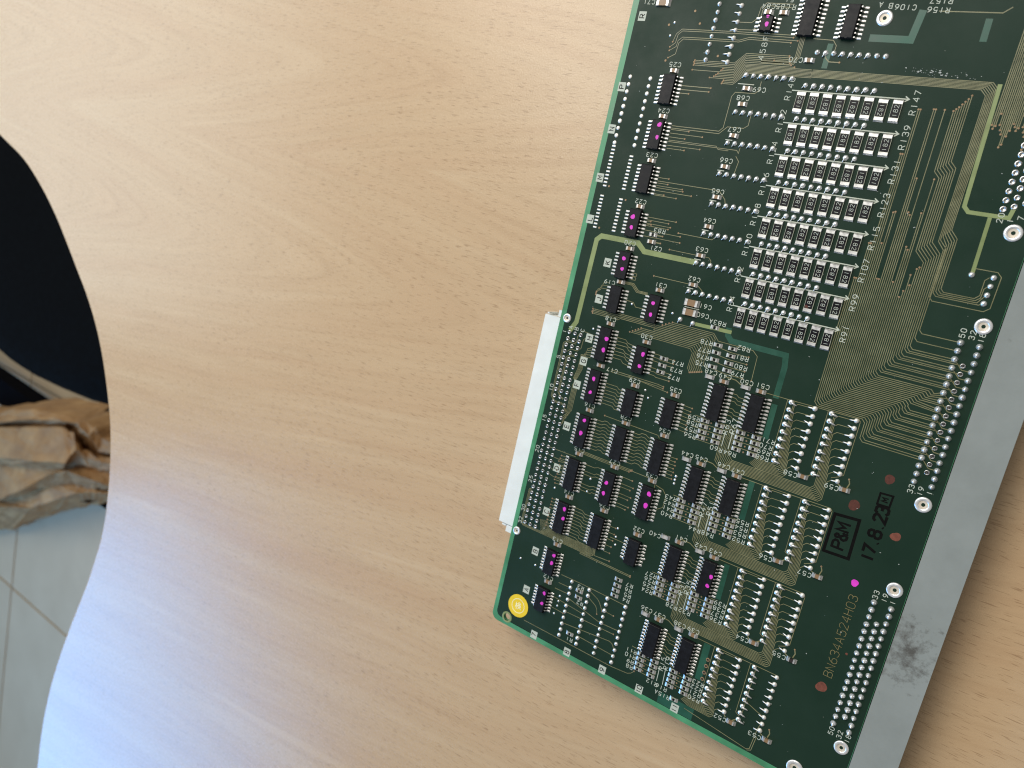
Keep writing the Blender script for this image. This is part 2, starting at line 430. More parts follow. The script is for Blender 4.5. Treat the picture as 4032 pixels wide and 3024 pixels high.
# thin places of the board where the inner copper stops and light shines through
mb = MB()
for k, (pts, w) in enumerate([
    ([(77.0, -111.2), (88.6, -111.2), (89.6, -119.6)], 2.1), ([(107.3, -111.6), (107.2, -117.8)], 1.8),
    ([(66.3, -109.0), (66.3, -101.6)], 1.7), ([(59.2, -16.5), (59.4, -14.0), (61, -12.4), (79.6, -12.4), (80.3, -8.5), (80.3, 2.0)], 1.9),
    ([(80.6, 4), (80.8, 16)], 1.9), ([(80.6, 31), (80.8, 45)], 1.9), ([(80.4, 62), (80.6, 75)], 1.9), ([(81.6, 92), (81.8, 106)], 2.4)]):
    mb.ribbon(pts, w, Z + 0.0004 * k)
mb.ribbon([(70.0, 119.4), (83.5, 119.4)], 4.4, Z + 0.004)
stuff(mb.build("inner_layer_gap", 'gap', board))

# ------------------------------------------------------------------ traces
def chamf(pts, c):
    out = [pts[0]]
    for i in range(1, len(pts) - 1):
        p, a, b = Vector(pts[i]), Vector(pts[i - 1]), Vector(pts[i + 1])
        k1 = min(c, (a - p).length * .5); k2 = min(c, (b - p).length * .5)
        out.append(tuple(p + (a - p).normalized() * k1)); out.append(tuple(p + (b - p).normalized() * k2))
    out.append(pts[-1]); return out
WK = .92
TR = MB(); VIA = []
TZ = [0.030]
def tr(pts, w=0.27, c=0.0, via=0):
    if c: pts = chamf(pts, c)
    TR.ribbon(pts, w * WK, TZ[0], 0.03)
    if via & 1: VIA.append(pts[0])
    if via & 2: VIA.append(pts[-1])
def bus(pts, n, pitch, w=0.27, c=0.0, via=0, stag=0.0):
    """n parallel lines along pts, offset to the right-hand side by k*pitch with mitred corners"""
    for k in range(n):
        d = k * pitch
        q = []
        for i, p in enumerate(pts):
            p = Vector(p)
            d1 = (p - Vector(pts[i - 1])).normalized() if i else None
            d2 = (Vector(pts[i + 1]) - p).normalized() if i < len(pts) - 1 else None
            d1 = d1 or d2; d2 = d2 or d1
            n1 = Vector((-d1.y, d1.x)); n2 = Vector((-d2.y, d2.x)); m = (n1 + n2).normalized()
            q.append(p + m * (d / max(.3, m.dot(n1))))
        if stag: q[0] = q[0] + (q[1] - q[0]).normalized() * stag * k; q[-1] = q[-1]
        tr([tuple(x) for x in q], w, c, via)

# wide supply traces: each a part
def wide(pts, w, c=0.0):
    m = MB(); m.ribbon(chamf(pts, c) if c else pts, w, 0.031, 0.035); m.build("wide_trace", 'wtrace', board)
wide([(42.3, -35.4), (22.1, -35.3), (19.0, -37.8), (3.9, -37.6), (2.3, -36.0), (2.0, -9.0), (1.9, -4.4), (0.0, -0.6)], 1.9)
wide([(114.9, -100.6), (115.8, -66.7), (117.2, -65.3), (127.4, -65.3), (127.9, -68.2)], 1.15)
wide([(122.9, -64.7), (123.15, -48.6)], 1.05)
wide([(47.3, -14.9), (60.4, -15.2)], 1.25)

# the wide field of lines between the resistor bank and the upper connector
N = 40
starts = [-34, -41, -41, -52, -52, -79, -79, -92, -92, -52.6, -62, -62.3, -42, -42, -92.4, -92.4, -72.6, -62.7, -62, -92.5, -42, -52.8, -52, -92.8, -92.8,
          -42, -73, -63, -53, -42, -36]
vr = lambda r: -28.9 + 2.54 * r
targets = []
for r in range(18):
    targets.append((vr(r), 125.9, 0))
    if 2 <= r < 16: targets.append((vr(r) + 1.27, 128.4, 0))
    if 2 <= r < 17: targets.append((vr(r) + 0.75, 130.9, vr(r + 1)))
targets.sort()
targets = targets[:N]
jog = 1.9
# bundle that comes along the top, turns down and jogs; five of its lines end at the small connector
for i in range(5):
    vtop = -100.9 + 0.36 * i; a = 114.6 - .40 * i; b_ = 116.7 - .55 * i
    vj = -58.6 + .55 * i; vh = -41.9 + .52 * i
    pts = [(63 + random.uniform(-.3, .3), vtop), (a - 1.5, vtop), (a, vtop + 1.5), (a, vj - 1.0), (b_, vj + 1.2)]
    if i < 4:
        pts += [(b_, vh - .9), (b_ + .9, vh)]
        pts += [[(125.6, vh), (126.7, vh - 1.1), (126.7, -47.4), (127.6, -48.4)], [(126.0, vh), (127.1, vh - 1.0), (127.2, -45.0), (128.0, -46.0)], [(126.6, vh), (127.9, -42.9)], [(127.2, vh), (128.0, -41.0)]][i]
    else: pts += [(b_, -39.8), (b_ + .9, -38.8), (128.8, -38.8), (130.2, -40.0), (130.4, -49.0), (129.2, -50.2), (123.5, -50.2)]
    tr(pts, .25)
for j in range(N):
    uj = 114.7 - 0.575 * j
    vt, ut, v2 = targets[j]
    if j < 2:
        vtop = -99.1 + 0.36 * j; a = 112.6 - .4 * j
        pts = [(63.2, vtop), (a - 1.5, vtop), (a, vtop + 1.5), (a, -56.4 + .5 * j), (uj, -54.2 + .5 * j)]
    elif j < 9:
        i = j - 2
        v0 = [-97, -96, -95.2, -94.4, -93.6, -93.0, -92.4][i]
        pts = [(uj - 4.6, v0), (uj - 4.6, -78.5 + .55 * i), (uj - 2.9, -76.8 + .55 * i)]
        VIA.append(pts[0])
        pts += [(uj - 2.9, -55.4 + .55 * i), (uj, -52.5 + .55 * i)]
    else:
        st = {9: -47.6, 10: -47, 11: -42, 12: -45, 13: -40, 14: -38, 15: -73, 16: -63}.get(j, starts[(N - 1 - j) % len(starts)])
        VIA.append((uj, st)); pts = [(uj, st)]
    if j < 14:
        pts += [(uj, vt - 0.9), (uj + 0.9, vt)]
    else:
        v1 = -13.7 + 0.568 * (j - 14); u2 = 123.6 - 0.62 * (j - 14)
        pts += [(uj, v1 - 1.1), (uj + 1.1, v1), (u2 - 1.0, v1), (u2, v1 + 1.0)]
        if vt - 1.0 > v1 + 1.0: pts += [(u2, vt - 1.0), (u2 + 1.0, vt)]
    if v2: pts += [(126.6, vt), (126.6 + (v2 - vt), v2), (ut, v2)]
    else: pts += [(ut, vt)]
    tr(pts, 0.25)

# bundle across the top left: lines step up to the right
for i in range(14):
    vl = -94.6 - 0.52 * i; vrt = -98.5 - 0.40 * i if i < 7 else -101.3 - 0.55 * (i - 7)
    ul = [34.7, 34.9, 35.1, 30.0, 31.4, 32.0, 32.6, 23.2, 33.4, 33.9, 23.2, 23.4, 23.1, 23.3][i]
    uc = 38.6 - 0.1 * i; dv = vl - vrt
    ur = 63.2 if i < 7 else [57.2, 56.0, 55.4, 50.2, 55.1, 54.9, 54.7][i - 7]
    tr([(ul, vl), (uc, vl), (uc + dv, vrt), (ur, vrt)], 0.24, 0, 1 if i < 7 else 3)
tr([(13.5, -106.9), (14.2, -109.6), (15.9, -111.2), (36, -111.2), (55.0, -110.9)], 0.24, 0, 3)
tr([(12.9, -105.2), (14.6, -106.6), (14.9, -109.4), (16.2, -110.6), (36, -110.6), (54.4, -110.2)], 0.24, 0, 3)
tr([(13.0, -104.0), (15.2, -105.4), (15.4, -107.4), (16.8, -108.6), (37, -108.6), (40.2, -109.6), (56.0, -109.3)], 0.24, 0, 3)
tr([(13.2, -101.6), (15.6, -103.0), (15.9, -106.6), (17.2, -108.0), (37, -108.0), (40.2, -109.0), (54.0, -108.6)], 0.24, 0, 3)
for k in range(4): tr([(56.6 + .45 * k, -112), (56.6 + .45 * k, -104.4), (55.2 + .45 * k, -103.0 + .3 * k), (46, -103.0 + .3 * k)], 0.24)
tr([(34.8, -114.2), (39.6, -114.2), (41.2, -115.6), (41.4, -119.0), (43.0, -120.4), (52, -120.2)], .26)
tr([(34.8, -111.9), (40.4, -111.9), (42.0, -113.2), (42.2, -118.2), (43.4, -119.6), (51.2, -119.2)], .26)
tr([(93.8, -119.4), (110.0, -119.4), (112, -121)], .32)
tr([(65.5, -106.2), (66.0, -104.6), (67.2, -103.6), (70.4, -103.6)], .36, 0, 2)
tr([(68.0, -106.1), (68.1, -108.5), (66.8, -110.0), (60.6, -110.2)], .26)

# bundle of lines along the right top edge, beside the supply trace
for k in range(26):
    u = 115.6 + .47 * k + .25
    ve = [-89.6, -88.6, -89.4, -92.8, -89.8, -88.4, -87.3, -83.8, -84.6, -86.9, -88.5, -90.4][k % 12]
    tr([(u + 1.0, -150), (u + .2, ve)], .27, 0, 2)

# lines from the chips in the column beside the edge
tr([(20.8, -79.3), (38.0, -79.3), (39.2, -80.6), (39.3, -90.8), (40.2, -92.2), (46.7, -92.3), (47.9, -93.4), (47.9, -96.2)], .26)
tr([(20.6, -78.5), (38.2, -78.5), (40.6, -81.0), (46.1, -81.1), (47.4, -82.1), (47.4, -87.2)], .26)
tr([(20.8, -76.8), (32.8, -76.7)], .24, 0, 2); tr([(20.8, -75.5), (26.7, -75.4)], .24, 0, 2); tr([(20.8, -78.0), (27.5, -78.0)], .24, 0, 2)
tr([(20.9, -73.9), (45.8, -73.9), (46.6, -73.0), (46.8, -77)], .26); tr([(20.9, -74.4), (38.4, -74.4), (39.4, -73.4), (43.0, -73.4)], .24)
tr([(20.9, -71.6), (27.5, -71.6)], .24, 0, 2); tr([(20.9, -72.6), (33, -72.6)], .24, 0, 2)
tr([(20.8, -91.5), (31.0, -91.5)], .3, 0, 2); tr([(20.8, -92.8), (31.4, -92.8)], .3, 0, 2); tr([(20.8, -90.3), (24.0, -90.3)], .3, 0, 2)
for k, (v, l) in enumerate(((-61.4, 24.6), (-59.5, 24.7), (-58.6, 30.4), (-57.9, 30.8), (-56.9, 34.2), (-55.7, 24.2), (-55.3, 29.0))): tr([(20.6, v), (l, v)], .24, 0, 2)
tr([(20.6, -60.2), (43.5, -60.2), (46.2, -57.6), (46.8, -55.8)], .26); tr([(46.9, -65.6), (47.4, -70.4), (46, -72)], .26)
for v, l in ((-47.4, 31.2), (-46.4, 28.6), (-45.2, 29.6), (-44.4, 28.9), (-42.8, 34.0), (-40.7, 34.4), (-46, 21.8), (-44.9, 22.2)): tr([(20.4, v), (l, v)], .24, 0, 2)
tr([(24.9, -41.7), (27.6, -41.7)], .5, 0, 2); tr([(24.9, -39.2), (27.4, -39.2)], .5, 0, 2)
tr([(33.0, -43.9), (45.4, -43.9), (47.0, -45.6)], .25, 0, 1); tr([(31.3, -37.8), (46.0, -37.8), (47.0, -36.9), (47.0, -35.4)], .25, 0, 1); tr([(28.0, -27.7), (44.8, -27.7), (46.6, -26.5), (46.7, -25.4)], .25, 0, 1)
for v in (-27, -25.9): tr([(19.6, v), (21.4, v), (21.4, v + 1.27), (19.6, v + 1.27)], .24)
for k in range(3): tr([(16 + k, -22.7 - .35 * k), (20.6 + .3 * k, -22.7 - .35 * k), (23.0 + .3 * k, -20.6 - .35 * k), (27.4, -20.6 - .35 * k)], .24)
for k in range(3): tr([(11.6, -21.6 + 1.2 * k), (9.4 - .5 * k, -21.4 + 1.2 * k), (8.6 - .5 * k, -18.4), (7.2, -17.4 + .6 * k)], .24, 0, 2)
tr([(19.6, -17), (22.8, -16.8), (24, -15.4), (27, -15.4)], .24)
# bundle that passes under the chip beside mark J and runs to the right
for i in range(13):
    v = -13.4 + 0.6 * i
    if i < 4: st = (39.2 - 1.15 * i, -13.4 + .6 * i)
    elif i < 8: st = (7.4 + .3 * (i % 2), -10.9 + 0.55 * (i - 4))
    else: st = (28.2 - 1.0 * (i - 8), v)
    pts = [st]
    if 4 <= i < 8:
        pts += [(17.4 + .3 * (i - 4), st[1]), (18.4 + .3 * (i - 4), st[1] - .7), (30.6 + .4 * i, st[1] - .7), (33.0, v)]
    ue = 55.0 - 0.6 * i
    if i == 0: pts += [(54.6, v), (56.8, -11.2), (69.0, -11.2), (70.9, -9.6), (71.2, -1.2)]
    elif i < 5: pts += [(ue, v), (ue + 1.2, v + 1.2), (ue + 1.2, -9.4 + 2.5 * (i - 1)), (62.0, -8.6 + 2.5 * (i - 1)), (68.2, -8.6 + 2.5 * (i - 1))]
    else:
        pts += [(ue, v), (ue + 1.2, v + 1.2), (ue + .9, -1.2 + .25 * (i - 5)), (ue + 2.0, .5 + .2 * (i - 5))]
    tr(pts, .24, 0, 3)
# connector side
for k in range(2):
    tr([(3.9, 3.8 - .55 * k), (0.2, 3.8 - .55 * k), (-1.0 - .5 * k, 5.0 - .4 * k), (-1.0 - .5 * k, 25.6 + .3 * k), (0.4, 27.4 + .4 * k), (4.0, 27.4 + .4 * k), (6.6, 30 + .4 * k)], .24)
    tr([(5.0, 8.7 - .5 * k), (2.8, 8.7 - .5 * k), (1.6 - .5 * k, 9.9 - .4 * k), (1.5 - .5 * k, 23.6), (2.6, 25.2 + .4 * k), (3.9, 25.4 + .4 * k)], .24)
for k in range(5): tr([(11.2, 3.2 + 1.0 * k), (9.2 - .1 * k, 4.2 + 0.8 * k), (8.9 - .45 * k, 7.0), (8.9 - .45 * k, 12.5), (7.0 - .35 * k + .6, 16.5), (6.6 + .5 * k, 19), (6.6 + .5 * k, 33 - k), (5.6, 36 - k)], .24)
tr([(5.2, -1.8), (11.0, -1.2)], .24); tr([(3.9, 3.4), (3.9, 0.8), (5.0, -1.6)], .24)
tr([(11.2, .2), (7.6, .2), (6.6, 1.4), (6.4, 4.8), (5.2, 6.2), (2.2, 6.2), (1.0, 7.4)], .24)
for v in (9.2, 9.9): tr([(20.6, v), (39.6, v), (42.0, v + .3)], .25, 0, 2)
tr([(43.9, 11), (28, 9.6)], .24, 0, 1)
for k in range(3): tr([(16, 42.4 + .5 * k), (24 + k, 42.6 + .5 * k), (38.4 - .5 * k, 42.6 + .5 * k)], .24, 0, 2)
tr([(38.4, 42.9), (46.2, 43.0), (48.2, 44.6), (48.4, 46)], .24, 0, 1); tr([(48.6, 44.6), (51.6, 45.2), (53.2, 47.0), (53.2, 51.5), (51.2, 53.0)], .24)
tr([(3.3, 45.7), (15.0, 45.6)], .24); tr([(22.6, 26.5), (44.6, 26.9), (45.4, 27.8)], .24, 0, 1)
for k, v in enumerate((48.6, 50.9, 53.4, 56)): tr([(5.8 if k % 2 else 3.2, v), (7.4, v + .4), (11, v + .5)], .22)
for k in range(10):    # pin to pin lines between neighbouring chips
    v = 28.9 + 1.27 * k
    tr([(19.9, v + .1), (22.3, v + .1), (23.2, v - .5), (24.4, v - .5), (25.4, v + .1), (27.0, v + .1)], .22)
    tr([(35.4, v + .1), (37.6, v + .1), (38.6, v - .7), (40.2, v - .7), (41.4, v), (42.7, v)], .22)
    if k % 3 != 1: tr([(35.4, -4.6 + 0.0 + v - 28.9 + 50.9), (37.0 + .8 * (k % 4), v + 17.4), (39.6 + .5 * (k % 3), v + 17.5)], .22, 0, 2)
    if k < 7:
        tr([(19.9, -3.0 + 1.27 * k), (23.4 + .6 * (k % 3), -3.0 + 1.27 * k), (24.6 + .5 * (k % 3), -2.0 + 1.27 * k), (27.2, -1.6 + 1.27 * k)], .22)
        tr([(19.9, 14.6 + 1.27 * k), (24.6, 14.6 + 1.27 * k), (25.6, 15.4 + 1.27 * k), (27.2, 15.4 + 1.27 * k)], .22)
    if k in (0, 2, 3, 6, 7, 8): tr([(19.9, 47 + 1.27 * k), (23.6 + .4 * (k % 3), 47 + 1.27 * k), (25.0, 46.4 + 1.27 * k), (27.2, 46.4 + 1.27 * k)], .22)
    tr([(19.9, 64.7 + 1.27 * k), (23.0 + .5 * (k % 3), 64.7 + 1.27 * k), (24.4 + .4 * (k % 2), 65.6 + 1.27 * k), (27.2, 65.6 + 1.27 * k)], .22)
    if k % 2: tr([(35.4, 64.7 + 1.27 * k), (38.0, 64.7 + 1.27 * k)], .22, 0, 2)
    if k < 8: tr([(50.8, 13.6 + 1.27 * k), (54.2 - .3 * (k % 3), 13.8 + 1.27 * k)], .22, 0, 2)
    if k > 2: tr([(50.8, 29.0 + 1.27 * k), (53.2 + .4 * (k % 2), 29.0 + 1.27 * k)], .22, 0, 2)
    tr([(11.4, 47 + 1.27 * k), (9.0 - .3 * (k % 3), 47.2 + 1.27 * k)], .22, 0, 2)
    if k != 4: tr([(11.4, 64.9 + 1.27 * k), (9.4, 65.0 + 1.27 * k)], .22, 0, 2)
for k in range(7):
    if k != 3: tr([(35.2, -1 + 1.27 * k), (37.4, -1 + 1.27 * k), (38.2, -.6 + 1.27 * k), (43.4, -.6 + 1.27 * k)], .24, 0, 2)
tr([(36.6, 70.0), (43.4, 70.0), (45.2, 68.6), (45.6, 67.6)], .22)
for k in range(10):      # bundle below the connector
    v = 80.4 - .36 * k
    if k < 3: pts = [(-0.4, 64.0 + .5 * k), (-1.6 + .4 * k, 65.2 + .5 * k), (-1.9 + .4 * k, 79.2 - .2 * k), (-0.7, v)]
    else: pts = [(5.0 + .5 * k, 75.2 - .1 * k), (6.4 + .5 * k, v)]
    pts += [(29.4 + .3 * (9 - k) * .5, v), (30.4 + .2 * (9 - k), v - 1.0), (30.4 + .2 * (9 - k), 76.6)]
    tr(pts, .22)
for k in range(2): tr([(26.2, 80.7 + .5 * k), (48.1, 80.9 + .5 * k)], .24, 0, 2)
tr([(31.0, 79.6), (38.7, 79.1)], .24, 0, 2)
for p in ([(21.0, 92.6), (30.1, 92.4), (49.4, 92.6)], [(20.7, 96.2), (26, 96.0)], [(19.7, 99.0), (25.8, 98.8)], [(26.4, 100.4), (41, 103.6), (49.4, 103.2)], [(9.7, 118.0), (49.6, 117.8), (57.4, 117.0), (59.0, 115.0)],
          [(26.2, 106.0), (47.6, 105.4)], [(26.2, 111.0), (47.6, 108.6), (49.5, 111)], [(33.9, 96), (38.5, 98.4), (39.2, 101)], [(34, 113), (49.4, 113.4)], [(20.2, 102.6), (33.6, 103.6)], [(20.2, 107.0), (25.6, 107.2)], [(41.7, 98.4), (45.8, 98.6)], [(34.2, 93.6), (38.6, 95.4), (41, 99)]):
    tr(p, .24, .8, 2)
# four repeated driver groups
GV = [1.75, 31.75, 61.85, 92.2]
for g, v0 in enumerate(GV):
    for k in range(9):
        vk = v0 + 2.54 * k
        TZ[0] = 0.030
        va = v0 + 21.4 + .42 * k; ua = 86.7 + .42 * k
        tr([(79.2 - .3 * k + 1.2, va - 1.2), (81.6 - .1 * k, va), (ua - 1.0, va), (ua, va - 1.0), (ua, vk + 1.0), (ua + 1.0, vk + .05), (91.6, vk)], .23)
        if g < 3 or k == 8:
            vb = v0 + 24.9 + .43 * k; ub = 99.5 + .42 * k; ul = 70.6 - .5 * k
            if g < 3: tr([(ul + .6, v0 + 13.5), (ul + .6, v0 + 17.6), (ul, v0 + 18.4), (ul, vb - 1.6), (ul + 1.6, vb), (ub - 1.0, vb), (ub, vb - 1.0), (ub, vk + 1.0), (ub + 1.0, vk + .05), (104.4, vk)], .23)
        # lines linking the chip pairs
        if k in (1, 2, 3, 5, 6, 7):
            vc = v0 + 1.6 + 1.27 * k
            tr([(66.2, vc), (67.8, vc), (68.7, vc + .7), (71.0, vc + .7)], .22, 0, 2 if k % 3 == 0 else 0)
    tr([(76.4, v0 - .55), (83.8, v0 - .55), (106.2, v0 - .9), (107.0, v0)], .24)
    for u in (84.15,): tr([(u, v0 - .55), (u, v0 + 18.6), (85.0, v0 + 19.2), (86.3, v0 + 18.2)], .22)
    tr([(86.3, v0 - .6), (86.3, v0 + 18.2)], .22)
    tr([(97.0, v0 - .7), (97.0, v0 + 18.2), (98.2, v0 + 18.9), (99.1, v0 + 17.8), (99.1, v0 + .2)], .22)
    if g < 3: tr([(106.9, v0 - .2), (106.9, v0 + 17.6), (105.6, v0 + 18.6), (103.6, v0 + 19.6)], .22)
    tr([(62.4, v0 - 2.0), (66.2, v0 - 1.8), (68.6, v0 - .6)], .34)
    tr([(108.9, v0 + 21.2), (109.3, v0 + 19.6), (108.8, v0 + 18.3)], .4, 0, 2); tr([(107.2, v0 + 21.4), (105.8, v0 + 20.6), (105.6, v0 + 19.5)], .4)
    tr([(94.2, v0 + 21.8), (92.9, v0 + 20.2)], .4); tr([(96.6, v0 + 21.8), (98.0, v0 + 20.4)], .4)
    tr([(56, v0 + 21.6), (58.2, v0 + 21.9), (64.6, v0 + 21.9), (66.4, v0 + 20.2)], .22)
    for k in range(4):
        vq = v0 + 14.8 + 2.03 * k
        tr([(55.8, vq - .9), (66.8, vq - .9)], .22); tr([(71.2, vq - .9), (79.8, vq - .9)], .22)
        VIA.append((62.0, vq + .1)); VIA.append((75.1, vq + .1))
tr([(80, 118.6), (103.5, 121.0), (104.6, 120.4), (105.2, 112.5), (105.6, 110.4)], .24); tr([(103.9, 121.3), (105.2, 120.6), (105.7, 115)], .24)
tr([(99.6, 105.2), (103.6, 106.6), (106.4, 107.4)], .3, 0, 3)
# lower connector has no routed lines; upper-right small connector
for k, (a, b_) in enumerate((((125.4, -82.5), (131, -95)), ((127.7, -76.2), (132, -88)))): tr([a, b_], .22)
stuff(TR.build("thin_traces", 'trace', board))

# ------------------------------------------------------------------ vias
mb = MB()
for (u, v) in VIA: mb.lathe(u, v, [(.33, .03), (.31, .07), (.16, .075), (.13, .062)], 8, 0, True, True)
for u, v in ((83.2, 97.4), (83.2, 99.9), (83.2, 102.5), (83.2, 105.0)): mb.lathe(u, v, [(.72, .03), (.68, .08), (.36, .085), (.34, .06)], 12, 0, True, True)
for u, v in ((19, -117.2), (21.8, -113.2), (10.6, -112.4), (12.5, -100.6), (31.0, -103.2)): mb.lathe(u, v, [(.45, .03), (.42, .07), (.24, .075), (.2, .062)], 8, 0, True, True)
stuff(mb.build("vias", 'copper', board))
mb = MB()
for u, v in ((83.2, 97.4), (83.2, 99.9), (83.2, 102.5), (83.2, 105.0)): mb.disk(u, v, .35, .088, 10)
stuff(mb.build("via_holes", 'hole', board))

# ------------------------------------------------------------------ chips
def pin_mesh(mb, du, v, side, z=0.0):
    """one gull-wing lead; side -1 left, +1 right; body side face at du"""
    w = .21
    prof = [(0.0, 1.05), (0.42, 1.02), (0.75, .22), (0.98, .12), (1.75, .10)]
    t = .15
    vs = []; fs = []
    for x, zz in prof:
        for yy in (-w, w):
            vs.append((du + side * x, v + yy, zz)); vs.append((du + side * x, v + yy, zz + t))
    n = len(prof)
    for i in range(n - 1):
        a = 4 * i; b = a + 4
        fs += [(a + 1, a + 3, b + 3, b + 1), (a, b, b + 2, a + 2), (a, a + 1, b + 1, b), (a + 2, b + 2, b + 3, a + 3)]
    fs += [(4 * n - 4, 4 * n - 3, 4 * n - 1, 4 * n - 2)]
    if side < 0: fs = [f[::-1] for f in fs]
    mb.add(vs, fs)
    # solder fillet under the foot
    x0, x1 = du + side * .85, du + side * 2.15
    a, b = min(x0, x1), max(x0, x1)
    mb.box(a, b, v - .34, v + .34, .026, .13, 0, .18, .12)
def pin_single(side):
    m = MB(); pin_mesh(m, 0, 0, side); return m.mesh("pin", 'tin', 0.0)
PIN = {-1: pin_single(-1), 1: pin_single(1)}
body_cache = {}
def chip_body(n, w=4.75):
    key = (n, w)
    if key in body_cache: return body_cache[key]
    L = {4: 4.9, 7: 10.0, 8: 10.2, 9: 11.9, 10: 12.7}[n]
    m = MB(); a = w / 2; l = L / 2
    zb, zm, zt = .12, 1.05, 1.98
    def ring(x, y, z): return [(-x, -y, z), (x, -y, z), (x, y, z), (-x, y, z)]
    vs = ring(a - .18, l - .18, zb) + ring(a, l, zm - .08) + ring(a, l, zm + .08) + ring(a - .22, l - .24, zt - .05) + ring(a - .28, l - .30, zt)
    fs = [(0, 1, 2, 3)]
    for r in range(4):
        for k in range(4): fs.append((4 * r + k, 4 * r + 4 + k, 4 * r + 4 + (k + 1) % 4, 4 * r + (k + 1) % 4))
    fs.append((16, 19, 18, 17))
    m.add(vs, fs)
    # half-round notch at the pin-1 end and a small moulding mark
    m.lathe(0, l - .55, [(.55, zt + .004), (.5, zt + .012), (.42, zt + .004)], 10, 0, True, True)
    m.box(-a + .35, a - .35, -l + .34, -l + .62, zt - .01, zt + .03, 0, .05)
    body_cache[key] = m.mesh("chip", 'black', 0.0); return body_cache[key]
COLV = 15.52
CH = [(4, 44.98, -113.7, [(.33, .33, .62), (.09, -2.0, .45)], 4.1), (9, 57.9, -116.3, [], 5.0), (8, 70.6, -115.3, [], 4.0),
 (8, 16.3, -90.9, [], 0), (8, 16.1, -75.45, [(.9, -3.4, .72), (1.1, .9, .60)], 0), (8, 16.0, -60.1, [], 0),
 (7, 15.8, -44.3, [(-.4, -2.1, .75), (0, 1.6, .62)], 0), (7, 15.75, -29.0, [(.1, -2.4, .65), (.4, 1.35, .6)], 0), (7, 15.6, -16.3, [], 0),
 (7, 31.2, -16.4, [(-.1, -2.0, .62), (0, 2.1, .62)], 0), (10, 15.53, .75, [(1.2, -2.3, .72), (1.0, 1.9, .72)], 0), (10, 15.5, 17.1, [(0, -3.0, .68), (-.1, 2.3, .6)], 0),
 (7, 31.15, 2.5, [(1.0, -2.4, .68), (.8, 2.1, .62)], 0), (10, 15.5, 34.9, [(.3, -4.5, .64), (.1, .6, .72)], 0), (7, 31.15, 18.8, [], 0), (10, 31.05, 34.6, [], 0),
 (8, 46.6, 18.0, [], 0), (10, 46.65, 34.4, [], 0), (10, 15.45, 52.5, [], 0), (10, 31.1, 52.3, [(-.5, -2.2, .66), (-.6, 2.0, .66)], 0), (10, 46.7, 51.9, [(1.0, -3.8, .78), (.8, .7, .82)], 0),
 (10, 15.45, 70.4, [(1.0, -4.1, .68), (1.4, -.3, .66)], 0), (10, 31.1, 70.0, [], 0), (7, 46.8, 71.6, [], 0), (8, 15.52, 89.4, [(1.3, -3.6, .64), (1.1, -.3, .66)], 0),
 (7, 15.52, 105.5, [(1.1, -3.3, .62), (1.1, 1.1, .62)], 0), (10, 62.05, 39.1, [], 0), (10, 75.0, 38.9, [], 0), (10, 62.2, 69.3, [], 0), (10, 75.2, 69.1, [(1.6, -1.4, .66), (1.2, 2.2, .62)], 0),
 (10, 62.0, 9.1, [], 0), (10, 74.95, 8.9, [], 0), (10, 62.4, 100.0, [], 0), (10, 75.3, 99.6, [], 0)]
camu, camv = 136.7, -32.4
CHs = sorted(CH, key=lambda c: math.hypot(c[1] - camu, c[2] - camv))
npin = 0
for (n, u, v, dots, w) in CHs:
    w = w or 4.75
    chip = link("chip", chip_body(n, w), board, (u, v, 0))
    a = w / 2 - .02
    if npin + 2 * n <= 300:
        for s in (-1, 1):
            for k in range(n):
                link("pin", PIN[s], chip).location = (s * a * MM, -(k - (n - 1) / 2) * 1.27 * MM, 0)
        npin += 2 * n
    else:
        m = MB()
        for s in (-1, 1):
            for k in range(n): pin_mesh(m, s * a, (k - (n - 1) / 2) * 1.27, s)
        stuff(m.build("pin_row", 'tin', chip, 0.0))
    for (du, dv, r) in dots:
        m = MB(); m.disk(du, dv, r * 1.05, 1.985, 16, .16, 1.1, h=.02); m.build("paint_dot", 'pink', chip, 0.0)

# ------------------------------------------------------------------ chip capacitors and small resistors
def chip_part(kind):
    """returns (body mesh, terminal mesh left, terminal mesh right), lying along u"""
    L, W, Hh, T = {'cap': (2.3, 1.35, .85, .62), 'capL': (4.6, 2.3, 1.0, .95), 'res': (2.05, 1.25, .5, .52)}[kind]
    b = MB(); b.box(-L / 2 + T * .6, L / 2 - T * .6, -W / 2 + .04, W / 2 - .04, .05, Hh - .03, 0, .03)
    if kind == 'res': b.box(-L / 2 + T + .06, L / 2 - T - .06, -W / 2 + .12, W / 2 - .12, Hh - .03, Hh - .005, 1, .02)
    ts = []
    for s in (-1, 1):
        t = MB()
        x0, x1 = (-L / 2, -L / 2 + T) if s < 0 else (L / 2 - T, L / 2)
        t.box(x0, x1, -W / 2, W / 2, .04, Hh, 0, .05)
        # solder fillet sloping to the pad
        o = -L / 2 if s < 0 else L / 2
        e = o + s * .55
        vs = [(o, -W / 2 - .05, Hh * .75), (o, W / 2 + .05, Hh * .75), (e, W / 2 + .08, .03), (e, -W / 2 - .08, .03), (o - s * .1, -W / 2 - .1, .03), (o - s * .1, W / 2 + .1, .03)]
        fs = [(0, 1, 2, 3), (0, 3, 4), (1, 5, 2)]
        if s < 0: fs = [f[::-1] for f in fs]
        t.add(vs, [f[::-1] for f in fs], 0, False)
        ts.append(t.mesh("terminal", 'tin', 0.0))
    return b, ts
CAPB = {}
for key, kind, mats in ((0, 'cap', 'capb'), ('G', 'cap', 'capg'), ('D', 'cap', 'capd'), ('L', 'capL', 'capb')):
    b, ts = chip_part(kind); CAPB[key] = (b.mesh("capacitor", mats, 0.0), ts)
b, RTS = chip_part('res'); RESB = b.mesh("small_resistor", ['ceramic', 'glaze'], 0.0)
SILK = []   # (text, u, v, angle)
